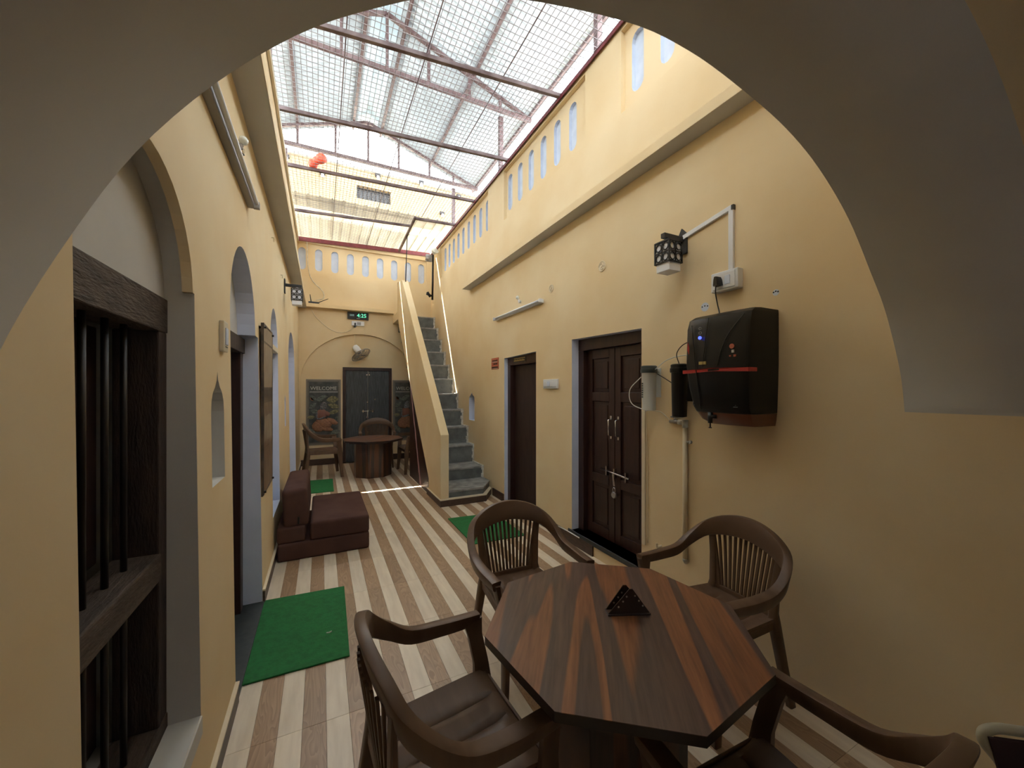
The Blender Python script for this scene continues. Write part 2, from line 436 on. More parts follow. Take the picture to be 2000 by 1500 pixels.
# far wall
mb = MB()
alc = [(-.385, 0), (1.98, 0), (1.98, 1.75)] + [p for p in arc(-.385, 1.98, 1.78, 1.04, 28)][1:]
holed(mb, toF, [(-.46, 0), (XR + .3, 0), (XR + .3, 3.9), (-.46, 3.9)], [(alc, .07, 0, 0)], T)
struct(mb.build('wall_back', ['yellow']))
parapet('wall_upper_back', toF, -.46, XR, 3.9, ZP - .02, [pF])
# left parapet
mb = MB(); mb.box(-.66, -.445, YA0, YF + .2, 4.74, ZP - .04)
struct(mb.build('wall_upper_left', ['yellow']))

# arch wall between the near room and the court
ARCH = [(-.41, 1.30), (-.408, 1.50), (-.385, 1.64), (-.311, 1.824), (-.226, 1.984), (-.097, 2.15), (.061, 2.292), (.303, 2.436), (.691, 2.547), (.94, 2.567),
        (1.182, 2.54), (1.42, 2.49), (1.628, 2.406), (1.84, 2.265), (2.015, 2.085), (2.14, 1.945), (2.24, 1.78), (2.30, 1.65), (XR, 1.50)]
pts = [(p.x, p.y) for p in catmull([(a, b, 0) for a, b in ARCH], 5)]
pts = [(min(a, XR), b) for a, b in pts]
mb = MB(); n = len(pts)
rows = []
for (a, b) in pts:
    rows.append([mb.bm.verts.new((a, YA0, b)), mb.bm.verts.new((a, YA1, b)), mb.bm.verts.new((a, YA1, 4.78)), mb.bm.verts.new((a, YA0, 4.78))])
for A, B in zip(rows, rows[1:]):
    mb.bm.faces.new((A[0], A[1], B[1], B[0])).material_index = 1
    for i, j in ((1, 2), (2, 3), (3, 0)): mb.bm.faces.new((A[i], A[j], B[j], B[i])).material_index = 0
o = struct(mb.build('wall_front', ['yellow', 'white_paint']))
for p in o.data.polygons:
    if p.material_index == 1: p.use_smooth = True
# near room shell behind the camera
mb = MB(); holed(mb, lambda a, b, d: Vector((a, Y0 - d, b)), [(-.9, 0), (XR + .3, 0), (XR + .3, 3.2), (-.9, 3.2)], [([(.62, 1.28), (1.0, 1.28), (1.0, 1.68), (.62, 1.68)], .2, 0, None)], .2)  # small opening added out of view to let sky light brighten the near room
struct(mb.build('wall_near', 'yellow'))
mb = MB(); mb.box(-.9, XR + .3, Y0 - .2, YA0, 3.0, 3.2); struct(mb.build('ceiling', 'white_paint'))
# roof terraces beyond the walls
mb = MB(); mb.box(XR + .29, 9, Y0, 12, 3.4, 3.6); mb.box(-7, -.70, Y0, 12, 3.4, 3.6); mb.box(-.9, XR+.3, YF + .3, 12, 3.4, 3.6); mb.box(-.9, XR + .3, Y0, YA0, 3.2, 3.6)
struct(mb.build('roof_terrace', 'cement_light'))

# ledges (chajja)
mb = MB(); mb.box(2.195, XR + .02, YA1, 6.37, 3.345, 3.42, 1); mb.box(2.192, 2.195, YA1, 6.37, 3.345, 3.42, 0)
struct(mb.build('ledge_right', ['yellow', 'white_paint'], bevel=.004))
mb = MB(); mb.box(-.46, -.277, YA1, YF, 3.30, 3.375, 1); mb.box(-.277, -.274, YA1, YF, 3.3, 3.375, 0)
struct(mb.build('ledge_left', ['yellow', 'white_paint'], bevel=.004))
mb = MB(); mb.box(-.274, 1.47, 8.93, YF + .02, 3.31, 3.385)
struct(mb.build('ledge_back', ['yellow'], bevel=.004))
# red angle rails
mb = MB(); mb.box(XR - .03, XR + .12, YA1, YF, 4.775, 4.785); mb.box(XR - .03, XR - .022, YA1, YF - .02, 4.74, 4.785)
struct(mb.build('trim_2', 'red_rail'))
mb = MB(); mb.bar((-.44, YF - .03, 4.715), (XR - .03, YF - .03, 4.80), .010, .085)
struct(mb.build('trim_3', 'red_rail'))
mb = MB(); mb.box(-.446, -.42, YA1, YF, 4.67, 4.735)
struct(mb.build('trim_4', 'cream'))
# baseboards
mb = MB()
for y0, y1 in ((-2.5, 2.385), (3.395, 6.24), (7.63, 9.06)):
    mb.box(LX(0) - .005, LX(0) + .014, y0, y1, 0, .095, 0); mb.box(LX(0) - .005, LX(0) + .017, y0, y1, .095, .107, 1)
struct(mb.build('baseboard_left', ['plinth', 'cream']))
mb = MB(); mb.box(-.39, .41, YF + .055, YF + .075, 0, .125); mb.box(1.44, 1.98, YF + .055, YF + .075, 0, .125)
struct(mb.build('baseboard_back', 'plinth'))
mb = MB()
for y0, y1 in ((2.95, 4.04), (4.96, 5.35)):
    mb.box(XR - .014, XR + .005, y0, y1, 0, .11, 0)
struct(mb.build('baseboard_right', ['plinth', 'cream']))

# ---------------------------------------------------------------- floor: slab and every printed plank tile
mb = MB(); mb.box(-.9, XR + .4, Y0 - .2, YF + .4, -.2, -.012)
floor = struct(mb.build('floor', 'cement_light'))
mb = MB(); mb.box(-.55, XR + .1, Y0, .26, -.012, -.001)
mb.build('near_floor', 'plank_light', floor)['kind'] = 'structure'
PW = .1025; bx0 = .022
rowsY = [(.26 + .6*k, .26 + .6*(k+1)) for k in range(7)] + [(4.46 + 1.2*k, min(4.46 + 1.2*(k+1), 9.15)) for k in range(4)]
cache = {}
for k in range(-5, 23):
    xa = bx0 + PW*k; xb = xa + PW
    if xb < -.36 or xa > XR: continue
    brown = (k % 2 != 0)
    for y0, y1 in rowsY:
        key = (brown, round(y1 - y0, 3))
        if key not in cache:
            m_ = MB(); g = .0004; m_.box(g, PW - g, g, (y1 - y0) - g, -.012, 0)
            ob = m_.build('floor_plank', 'plank_brown' if brown else 'plank_light', floor, bevel=.0008, segs=1); cache[key] = ob
        else:
            ob = cache[key].copy(); COL.objects.link(ob)
        ob.location = (xa, y0, 0); ob['label'] = 'brown wood-grain plank tile' if brown else 'pale plank tile'
for x0, x1 in ((-.52, -.37),):
    m_ = MB(); m_.box(x0, bx0 - 4*PW - .002, .3, 9.1, -.012, -.001); m_.build('floor_edge_strip', 'plank_light', floor)

# ---------------------------------------------------------------- window 1 (left, barred)
win = empty('window_1', (LX(1) - .1, 1.39, .4)); struct(win, 'old dark wooden barred window in the white arched recess nearest the camera')
def wpart(name, m_, mt, parent=win, **k):
    o = m_.build(name, mt, parent, **k); o.matrix_parent_inverse = Matrix.Translation(-Vector(win.location)); return o
ox = LX(1.2) - .085
m_ = MB(); m_.prism([(1.0, 1.905), (1.78, 1.905)] + arc(1.0, 1.78, 1.95, .37, 20), lambda a, b, d: Vector((LX(b) - .085 - d, a, b)), 0, .03)
struct(m_.build('lunette', 'white_paint'))
m_ = MB(); m_.box(ox - .12, ox, .98, 1.80, 1.80, 1.92); wpart('frame_head', m_, 'old_wood', bevel=.004)
m_ = MB(); m_.box(ox - .12, ox, .98, 1.80, .36, .45); wpart('frame_sill', m_, 'old_wood', bevel=.004)
for y0, y1 in ((.97, 1.04), (1.70, 1.775)):
    m_ = MB(); m_.box(ox - .12, ox - .002, y0, y1, .45, 1.80); wpart('frame_post', m_, 'old_wood_v', bevel=.004)
m_ = MB(); m_.box(ox - .12, ox + .006, 1.04, 1.70, .955, 1.045); wpart('middle_rail', m_, 'old_wood', bevel=.006)
for y in (1.12, 1.235, 1.35, 1.465, 1.58):
    m_ = MB(); m_.cyl((ox - .05, y, .44), (ox - .05, y, .97), .0085, 10); m_.cyl((ox - .05, y, 1.03), (ox - .05, y, 1.81), .0085, 10); wpart('iron_bar', m_, 'iron')
for z0, z1 in ((.45, .96), (1.04, 1.80)):
    m_ = MB(); m_.box(ox - .16, ox - .125, 1.04, 1.375, z0, z1); m_.box(ox - .125, ox - .115, 1.10, 1.31, z0 + .07, z1 - .07); wpart('shutter', m_, 'shutter', bevel=.004)
    m_ = MB(); m_.box(ox - .19, ox - .155, 1.385, 1.70, z0, z1); m_.box(ox - .155, ox - .145, 1.44, 1.64, z0 + .07, z1 - .07); wpart('shutter', m_, 'shutter', bevel=.004)
m_ = MB(); m_.prism([(1.0, .33), (1.78, .33), (1.78, .398), (1.0, .398)], toL, -.004, .2); struct(m_.build('trim_5', 'white_paint', bevel=.003))
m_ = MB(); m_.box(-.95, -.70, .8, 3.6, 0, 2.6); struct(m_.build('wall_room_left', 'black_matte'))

# ---------------------------------------------------------------- door 2 recess on left
dl = empty('door_1', (LX(1) - .12, 2.88, 0)); struct(dl, 'dark doorway in the blue-white arched recess beyond the barred window')
def dpart(name, m_, mt, par, **k):
    o = m_.build(name, mt, par, **k); p = par
    while p.parent: p = p.parent
    if par == p: o.matrix_parent_inverse = Matrix.Translation(-Vector(p.location))
    return o
dx = LX(1) - .105
m_ = MB(); m_.prism([(2.38, 1.95), (3.38, 1.95), (3.38, 1.98)] + arc(2.38, 3.24, 1.98, .48, 20), lambda a, b, d: Vector((LX(b) - .105 - d, a, b)), 0, .03)
struct(m_.build('lunette', 'white_paint'))
m_ = MB(); m_.box(dx - .12, dx + .012, 2.36, 3.37, 1.86, 1.965); dpart('frame_head', m_, 'old_wood_v', dl, bevel=.004)
for y0, y1 in ((2.36, 2.45), (3.27, 3.36)):
    m_ = MB(); m_.box(dx - .12, dx, y0, y1, .0, 1.86); dpart('frame_post', m_, 'door_wood', dl, bevel=.004)
for y0, y1 in ((2.45, 2.857), (2.863, 3.27)):
    m_ = MB(); m_.box(dx - .10, dx - .06, y0, y1, .03, 1.86)
    m_.box(dx - .06, dx - .052, y0 + .07, y1 - .07, .15, .80); m_.box(dx - .06, dx - .052, y0 + .07, y1 - .07, .95, 1.74)
    dpart('door_leaf', m_, 'door_wood', dl, bevel=.004)
m_ = MB(); m_.box(dx - .12, LX(0) + .01, 2.36, 3.40, .0005, .022); struct(m_.build('trim_6', 'stone', bevel=.003))
# lintel ledge in third arch and white window niche
m_ = MB(); m_.box(LX(2) - .13, LX(2) + .004, 4.13, 4.79, 1.985, 2.035); struct(m_.build('trim_7', 'cream', bevel=.003))

# ---------------------------------------------------------------- right wall doors
dA = empty('door_2', (XR + .1, 2.82, .144)); struct(dA, 'dark maroon panelled double door with bolt and padlock, right wall beside the water filters')
fx = XR + .085
m_ = MB(); m_.box(fx, fx + .12, 2.31, 3.32, 2.0, 2.13); dpart('frame_head', m_, 'door_wood', dA, bevel=.005)
for y0, y1 in ((2.31, 2.40), (3.22, 3.32)):
    m_ = MB(); m_.box(fx, fx + .12, y0, y1, .144, 2.0); dpart('frame_post', m_, 'door_wood', dA, bevel=.005)
def leaf(y0, y1, z0, z1, rails, x, par, name='door_leaf'):
    """panelled leaf: full-thickness stiles and rails, recessed panels as sub-parts"""
    m_ = MB(); st = .075
    m_.box(x, x + .035, y0, y0 + st, z0, z1); m_.box(x, x + .035, y1 - st, y1, z0, z1)
    zs = [z0] + rails + [z1]
    edges = []
    m_.box(x, x + .035, y0 + st, y1 - st, z0, z0 + .10); m_.box(x, x + .035, y0 + st, y1 - st, z1 - .09, z1)
    for r_ in rails: m_.box(x, x + .035, y0 + st, y1 - st, r_ - .045, r_ + .045)
    lf = dpart(name, m_, 'door_wood', par, bevel=.004)
    lo = [z0 + .10] + [r_ + .045 for r_ in rails]; hi = [r_ - .045 for r_ in rails] + [z1 - .09]
    off = Matrix.Translation(-Vector(par.location))
    for a, b in zip(lo, hi):
        p = MB(); p.box(x + .018, x + .03, y0 + st, y1 - st, a, b); p.box(x + .010, x + .02, y0 + st + .035, y1 - st - .035, a + .035, b - .035)
        p.build('door_panel', 'door_wood', lf, bevel=.006)
    return lf
lx = fx + .055
lf1 = leaf(2.40, 2.806, .15, 2.0, [.72, 1.53], lx, dA)
lf2 = leaf(2.814, 3.22, .15, 2.0, [.72, 1.53], lx, dA)
for y, lf in ((2.76, lf1), (2.86, lf2)):
    m_ = MB(); m_.tube([(lx, y, 1.16), (lx - .035, y, 1.17), (lx - .035, y, 1.31), (lx, y, 1.32)], .007, 8)
    m_.box(lx - .004, lx, y - .012, y + .012, 1.13, 1.165); m_.box(lx - .004, lx, y - .012, y + .012, 1.315, 1.35)
    m_.build('handle', 'chrome', lf)
m_ = MB(); m_.cyl((lx - .022, 2.60, .80), (lx - .022, 2.98, .83), .009, 10)
for y, z in ((2.64, .803), (2.79, .815), (2.90, .823)): m_.box(lx - .030, lx, y - .008, y + .008, z - .045, z + .045)
m_.bar((lx - .032, 2.80, .81), (lx - .032, 2.78, .70), .022, .006, up=(1, 0, 0))
dpart('sliding_bolt', m_, 'chrome', dA)
pad = empty('padlock', (lx - .04, 2.775, .62)); tag(pad, 'small round steel padlock hanging from the bolt of the double door', 'padlock')
m_ = MB(); m_.lathe([(.0, -.011), (.026, -.011), (.030, -.006), (.030, .006), (.026, .011), (.0, .011)][1:-1], 20, M=Matrix.Rotation(R(90), 4, 'Y')); m_.build('lock_body', 'steel_dull', pad, smooth=35)
m_ = MB(); m_.tube([(0, -.016, .02), (0, -.016, .05), (0, -.008, .068), (0, .008, .068), (0, .016, .05), (0, .016, .02)], .004, 8); m_.build('shackle', 'chrome', pad)
m_ = MB(); m_.box(XR - .012, XR + .3, 2.28, 3.36, .10, .144, 0)
struct(m_.build('trim_8', ['stone'], bevel=.004))
m_ = MB(); m_.box(fx + .14, fx + .16, 2.2, 5.1, 0, 2.3); struct(m_.build('wall_room_right', 'black_matte'))

dB = empty('door_3', (XR + .1, 4.5, 0)); struct(dB, 'narrow dark brown door with a gold nameplate on its frame, right wall beside the stairs')
m_ = MB(); m_.box(fx - .03, fx + .12, 4.03, 4.97, 1.94, 2.075); dpart('frame_head', m_, 'door_wood', dB, bevel=.005)
for y0, y1 in ((4.03, 4.11), (4.87, 4.97)):
    m_ = MB(); m_.box(fx - .03, fx + .12, y0, y1, .0, 1.94); dpart('frame_post', m_, 'door_wood', dB, bevel=.005)
m_ = MB(); m_.box(fx + .05, fx + .085, 4.11, 4.87, .01, 1.94); dpart('door_leaf', m_, 'shutter', dB, bevel=.004)
np_ = MB(); np_.box(fx - .036, fx - .030, 4.40, 4.76, 1.965, 2.04)
npo = dpart('nameplate', np_, 'black', dB)
Mt = frame_M((fx - .037, 4.58, 2.002), (0, -1, 0), (0, 0, 1))
m_ = MB(); 
for k in range(13):
    h = (.018, .024, .021)[k % 3]; m_.box(fx - .038, fx - .036, 4.725 - k*.024, 4.743 - k*.024, 1.985, 1.985 + h)
m_.build('gold_letters', 'gold', npo)
m_ = MB(); m_.box(fx - .038, fx - .036, 4.42, 4.74, 2.018, 2.030); m_.build('gold_line', 'gold', npo)
# red notice
sg = empty('notice_sign', (XR - .004, 5.27, 1.99)); tag(sg, 'small orange-red notice plate on the right wall beside the narrow door', 'sign')
m_ = MB(); m_.box(-.004, .004, -.13, .13, -.085, .085); m_.build('plate', 'sign_red', sg, bevel=.002)
m_ = MB(); 
for k, (a, b, z) in enumerate(((-.09, -.04, .045), (-.03, .02, .045), (.03, .09, .045), (-.09, -.02, -.005), (-.01, .05, -.005), (-.11, .11, -.055))):
    m_.box(-.0055, -.004, a, b, z - .012, z + .010)
m_.build('lettering', 'door_wood', sg)
m_ = MB(); m_.box(-.0055, -.004, -.11, .11, -.078, -.072); m_.box(-.0055, -.004, -.1, .1, .02, .026); m_.build('white_line', 'print_white', sg)

# ---------------------------------------------------------------- far door
dF = empty('door_4', (.93, YF + .05, 0)); struct(dF, 'grey wood-grain double door with brown frame behind the far table')
yb = YF + .07
for x0, x1 in ((.415, .475), (1.385, 1.445)):
    m_ = MB(); m_.box(x0, x1, yb - .03, yb + .02, 0, 2.02); dpart('frame_post', m_, 'door_wood', dF, bevel=.003)
m_ = MB(); m_.box(.415, 1.445, yb - .03, yb + .02, 2.02, 2.09); dpart('frame_head', m_, 'door_wood', dF, bevel=.003)
for x0, x1 in ((.477, .928), (.932, 1.383)):
    m_ = MB(); m_.box(x0, x1, yb - .012, yb + .015, .01, 2.02); dpart('door_leaf', m_, 'far_door', dF, bevel=.002)
m_ = MB(); m_.cyl((.80, yb - .03, 1.12), (1.06, yb - .03, 1.12), .009, 8)
for x in (.83, .93, 1.03): m_.box(x - .008, x + .008, yb - .032, yb - .01, 1.09, 1.15)
m_.box(.915, .935, yb - .036, yb - .03, 1.0, 1.12); m_.cyl((.92, yb - .045, .98), (.92, yb - .015, .98), .024, 12)
dpart('sliding_bolt', m_, 'chrome', dF)
for x, z in ((.92, 1.32), (1.08, 1.38), (.91, 1.93), (.96, 1.93)):
    m_ = MB(); m_.cyl((x, yb - .03, z), (x, yb - .01, z), .014, 10); dpart('door_stud', m_, 'chrome', dF)
m_ = MB(); m_.cyl((.955, yb - .02, 1.93), (.955, yb - .02, 2.02), .005, 6); dpart('tower_bolt', m_, 'chrome', dF)

# ---------------------------------------------------------------- staircase
st = empty('staircase', (1.9, 6.4, 0)); struct(st, 'steep concrete staircase with yellow side wall rising along the right wall')
def spart(name, m_, mt, par=st, **k):
    o = m_.build(name, mt, par, **k); o.matrix_parent_inverse = Matrix.Translation(-Vector(st.location)); return o
toS = lambda a, b, d: Vector((1.462 + d, a, b))
side = [(5.15, .0), (5.82, .0), (5.80, .25), (8.30, 2.93), (8.40, 3.10), (YF, 3.10), (YF, 3.26), (8.48, 3.28), (8.48, 3.90), (7.95, 3.82), (5.15, .975)]
m_ = MB(); m_.prism(side, toS, 0, .12); spart('side_wall', m_, 'yellow', bevel=.006)
XS = XR
first = [(1.582, 5.17), (2.10, 5.17), (XS, 5.50), (XS, 5.76), (1.582, 5.76)]
m_ = MB(); m_.prism(first, lambda a, b, d: Vector((a, b, d)), .095, .168, 0); m_.prism([(1.582, 5.158), (2.105, 5.158), (XS, 5.488), (XS, 5.76), (1.582, 5.76)], lambda a, b, d: Vector((a, b, d)), .168, .195, 1)
spart('step', m_, ['cement', 'cement_light'], bevel=.004)
NS = 11; rise = .287; tread = .278
def sy(k): return 5.74 if k == 1 else 5.62 + tread*k
def sz(k): return .09 + rise*k
for k in range(1, NS + 1):
    y0, y1, z1 = sy(k), (sy(k + 1) if k < NS else YF), sz(k)
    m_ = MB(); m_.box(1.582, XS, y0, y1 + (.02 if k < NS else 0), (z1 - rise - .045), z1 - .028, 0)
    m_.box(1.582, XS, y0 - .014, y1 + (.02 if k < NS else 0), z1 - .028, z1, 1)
    spart('step', m_, ['cement', 'cement_light'], bevel=.004)
m_ = MB()
for k in range(1, NS + 1):
    y0, z1 = sy(k), sz(k)
    for q in range(5):
        za = z1 - rise + q*rise/5; m_.box(XS - .022 - .03*random.random(), XS + .001, y0 - .004 - .014*(q == 4), y0 + .01, za, za + rise/5)
    m_.box(XS - .022 - .02*random.random(), XS + .001, y0 - .018, sy(k + 1) if k < NS else YF, z1 - .005, z1 + .012)
spart('plaster_edge', m_, 'plaster_edge')
m_ = MB(); m_.prism([(1.447, 5.10), (2.12, 5.10), (XR, 5.42), (XR, 5.75), (1.582, 5.75), (1.464, 5.86), (1.447, 5.86)], lambda a, b, d: Vector((a, b, d)), 0, .086, 0)
m_.prism([(1.445, 5.098), (2.121, 5.098), (XR, 5.418), (XR, 5.75), (1.582, 5.75), (1.464, 5.86), (1.445, 5.86)], lambda a, b, d: Vector((a, b, d)), .086, .096, 1)
spart('plinth', m_, ['plinth', 'cream'])
m_ = MB(); m_.prism([(5.86, .0), (7.25, .0), (7.25, 1.74), (5.86, .25)], lambda a, b, d: Vector((1.474 + d, a, b)), 0, .02); spart('under_stair_panel', m_, 'door_wood')

# ---------------------------------------------------------------- overhead: wire mesh frame
gr = empty('wire_mesh_ceiling', (.95, 5, ZP + .03)); tag(gr, 'steel wire mesh stretched over the court on cross pipes below the roof', 'wire mesh')
def gpart(name, m_, mt, par=gr, **k):
    o = m_.build(name, mt, par, **k)
    if par == gr: o.matrix_parent_inverse = Matrix.Translation(-Vector(gr.location))
    return o
zg = ZP + .035
m_ = MB(); wr = .0022
x = -.43
while x < XR:
    m_.box(x - wr, x + wr, YA1, (7.17 if x > 1.56 else YF), zg - wr, zg + wr); x += .05
y = YA1 + .03
while y < YF:
    m_.box(-.44, (1.55 if y > 7.17 else XR), y - wr, y + wr, zg - wr*3, zg - wr); y += .072
g_ = gpart('wire_netting', m_, 'wire'); g_['kind'] = 'stuff'
for (a, b) in (((-.44, 3.80), (XR, 3.50)), ((-.44, 5.06), (XR, 4.80)), ((-.44, 6.28), (XR, 6.10)), ((-.44, 7.80), (1.55, 7.58)), ((1.55, 7.20), (XR, 7.14)), ((-.44, 2.3), (XR, 2.15)), ((-.44, 1.1), (XR, 1.0))):
    m_ = MB(); m_.bar((*a, zg - .03), (*b, zg - .03), .042, .042); gpart('cross_pipe', m_, 'pipe', bevel=.004)
    if a[1] < 7.5 and b[0] > 2:
        m_ = MB(); m_.bar((a[0], a[1] + .035, zg - .012), (b[0], b[1] + .035, zg - .012), .02, .012); gpart('flat_bar', m_, 'wire')
m_ = MB(); m_.bar((1.555, 7.15, zg - .03), (1.60, YF - .02, zg - .03), .045, .045); gpart('hatch_bar', m_, 'pipe', bevel=.004)
for x0 in (.20, .90, 1.67):
    m_ = MB(); m_.tube([(x0, YA1, zg - .008), (x0, 7.15 if x0 > 1.55 else YF, zg - .008)], .0055, 6); gpart('stay_rod', m_, 'pipe')
# thin dark rod hanging from the hatch to the stair wall
m_ = MB(); m_.tube([(1.575, 8.0, zg - .05), (1.525, 7.90, 3.78)], .009, 8); tag(m_.build('hanging_rod', 'iron'), 'thin dark rod from the roof hatch down to the stair side wall', 'rod')

# ---------------------------------------------------------------- trussed roof
roof = empty('shed_roof', (.76, 4, 5.7)); tag(roof, 'pitched corrugated translucent roof on brown steel trusses above the court', 'roof')
def rpart(name, m_, mt, par=roof, **k):
    o = m_.build(name, mt, par, **k)
    if par == roof: o.matrix_parent_inverse = Matrix.Translation(-Vector(roof.location))
    return o
XC, ZR, ZE, XE = .76, 6.44, 5.72, 2.88
def rz(x): return ZR - (ZR - ZE) * abs(x - XC) / (XE - XC)
XW = 2*XC - XE
for ty in (.9, 3.0, 5.15, 7.4):
    m_ = MB(); m_.bar((XW, ty, ZE), (XE, ty, ZE), .05, .05); rpart('bottom_chord', m_, 'truss')
    for sx in (XW, XE):
        m_ = MB(); m_.bar((sx, ty, ZE), (XC, ty, ZR), .045, .045); rpart('top_chord', m_, 'truss')
    for off in (-1.6, -1.12, -.54, 0, .54, 1.12, 1.6):
        m_ = MB(); m_.bar((XC + off, ty, ZE), (XC + off, ty, rz(XC + off)), .035, .035, up=(0, 1, 0)); rpart('web_post', m_, 'truss')
for px_ in (XW + .03, -.36, .52, 1.0, 1.95, XE - .03):
    m_ = MB(); m_.bar((px_, .5, rz(px_) + .04), (px_, 7.62, rz(px_) + .04), .04, .045); rpart('purlin', m_, 'truss')
for py in (3.0, 5.28, 7.60):
    m_ = MB(); m_.bar((2.43, py, 4.7), (2.43, py, ZE), .06, .06, up=(0, 1, 0)); rpart('roof_post', m_, 'truss')
    m_ = MB(); m_.bar((-.55, py, 4.7), (-.55, py, ZE), .06, .06, up=(0, 1, 0)); rpart('roof_post', m_, 'truss')
def corr(y0, y1, xa, xb, mt, dz=.075, amp=.018, pitch=.0909):
    m_ = MB(); n_ = max(8, int((y1 - y0)/pitch*6)); A = []; B = []
    for i in range(n_ + 1):
        y = y0 + (y1 - y0)*i/n_; h = amp*math.sin(2*math.pi*y/pitch)
        A.append([m_.bm.verts.new((xa, y, rz(xa) + dz + h + t)) for t in (0, .002)]); B.append([m_.bm.verts.new((xb, y, rz(xb) + dz + h + t)) for t in (0, .002)])
    for i in range(n_):
        for t in (0, 1):
            f = m_.bm.faces.new((A[i][t], B[i][t], B[i+1][t], A[i+1][t])); f.smooth = True
    return rpart('roof_sheet', m_, mt)
ys = [.45, 1.45, 2.45, 3.45, 4.45, 5.45, 6.45, 7.66]
for y0, y1 in zip(ys, ys[1:]):
    corr(y0, y1, XC + .17, XE + .05, 'roof_sheet'); corr(y0, y1, XW - .05, XC - .17, 'roof_sheet')
m_ = MB(); 
for y0, y1 in zip(ys, ys[1:]):
    m_.prism([(XC - .22, rz(XC - .22) + .09), (XC, ZR + .12), (XC + .22, rz(XC + .22) + .09), (XC, ZR + .112)], lambda a, b, d: Vector((a, d, b)), y0, y1)
rpart('ridge_cap', m_, 'roof_sheet_clear')

# far canopy sheets over the upper terrace, with the gap that lets the sun streak in
cn = empty('terrace_canopy', (1.2, 9.5, 5.15)); tag(cn, 'cream ribbed canopy sheets over the far terrace behind the hatch', 'canopy')
def cpart(name, m_, mt, **k):
    o = m_.build(name, mt, cn, **k); o.matrix_parent_inverse = Matrix.Translation(-Vector(cn.location)); return o
def ribbed(y0, y1):
    m_ = MB(); x = -1.6
    while x < 3.4:
        m_.box(x, x + .17, y0, y1, 5.15, 5.153); m_.box(x + .168, x + .20, y0, y1, 5.17, 5.173); m_.box(x + .167, x + .170, y0, y1, 5.15, 5.173); m_.box(x + .198, x + .201, y0, y1, 5.15, 5.173); x += .2
    return m_
sheet_mat('canopy_sheet_boosted', (.80, .74, .62), .40)  # same sheet with transmission raised, making up for the added slab's shade
cpart('canopy_sheet', ribbed(7.90, 8.825), 'canopy_sheet_boosted'); cpart('canopy_sheet', ribbed(8.885, 11.99), 'canopy_sheet')
for y in (8.1, 10.3):
    m_ = MB(); m_.bar((-1.6, y, 5.20), (3.6, y, 5.20), .04, .04); cpart('canopy_beam', m_, 'truss')
# neighbouring buildings
m_ = MB()
fb = empty('far_building', (1, 12.2, 3.6)); tag(fb, 'plain yellow building wall with barred dark vent rising behind the court', 'building')
def fpart(name, m_, mt, **k):
    o = m_.build(name, mt, fb, **k); o.matrix_parent_inverse = Matrix.Translation(-Vector(fb.location)); return o
m_ = MB(); holed(m_, lambda a, b, d: Vector((a, 12 + d, b)), [(-4, 0), (5.0, 0), (5.0, 8.0), (-4, 8.0)], [([(.92, 7.17), (1.87, 7.17), (1.87, 7.56), (.92, 7.56)], .15, 0, 1)], 3.0)
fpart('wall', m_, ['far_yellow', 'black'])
m_ = MB(); m_.box(-4.05, 5.05, 11.93, 15.05, 8.0, 8.10); fpart('coping', m_, 'cement_light')
m_ = MB()
for k in range(8): m_.cyl((.98 + k*.118, 12.03, 7.17), (.98 + k*.118, 12.03, 7.56), .012, 6)
fpart('vent_bars', m_, 'iron')
for x_, z_, wl_ in ((-.84, 7.86, 'at its left end'), (.03, 7.62, 'below the orange-red lump'), (1.50, 7.92, 'just above the barred vent'), (2.78, 8.02, 'on the coping right of the vent'), (3.45, 7.2, 'lowest, right of the vent'), (4.0, 7.88, 'near the right end of the coping')):
    w = empty('wall_lamp', (x_, 11.93, z_)); tag(w, 'tiny dark lamp on the far yellow building, ' + wl_, 'lamp', 'lamps on the far building')
    m_ = MB(); m_.box(-.07, .07, -.02, .07, -.02, .06); m_.build('housing', 'iron', w, bevel=.01)
    m_ = MB(); m_.cyl((0, -.03, -.10), (0, -.02, -.02), .05, 10, r2=.035); m_.build('lamp_head', 'plastic_white', w)
# added out-of-view block and slab that cut direct sun down to the streak
ub = empty('sun_blocker', (-4, 10, 3.6)); tag(ub, 'added unseen yellow block behind the left terrace with slab blocking the sun', 'building')
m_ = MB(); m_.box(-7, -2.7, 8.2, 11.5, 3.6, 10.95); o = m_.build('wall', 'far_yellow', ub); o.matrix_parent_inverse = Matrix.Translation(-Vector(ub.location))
m_ = MB(); m_.box(-7.2, 6.5, 9.2, 11.25, 10.95, 11.15); o = m_.build('sun_blocker_slab', 'cement_light', ub); o.matrix_parent_inverse = Matrix.Translation(-Vector(ub.location))
# orange-red cloth lump caught on the mesh
m_ = MB()
for c, r_ in (((.0, 6.10, zg + .075), .075), ((-.06, 6.16, zg + .06), .055), ((-.11, 6.28, zg + .06), .065)):
    bmesh.ops.create_icosphere(m_.bm, subdivisions=2, radius=r_, matrix=Matrix.Translation(c))
for v in m_.bm.verts: v.co += Vector((random.uniform(-.006, .006), random.uniform(-.006, .006), random.uniform(-.006, .006)))
tag(m_.build('plastic_ball', 'orange_red', smooth=60), 'crumpled orange-red plastic lump lying on the wire mesh', 'plastic lump')

exec_later = []
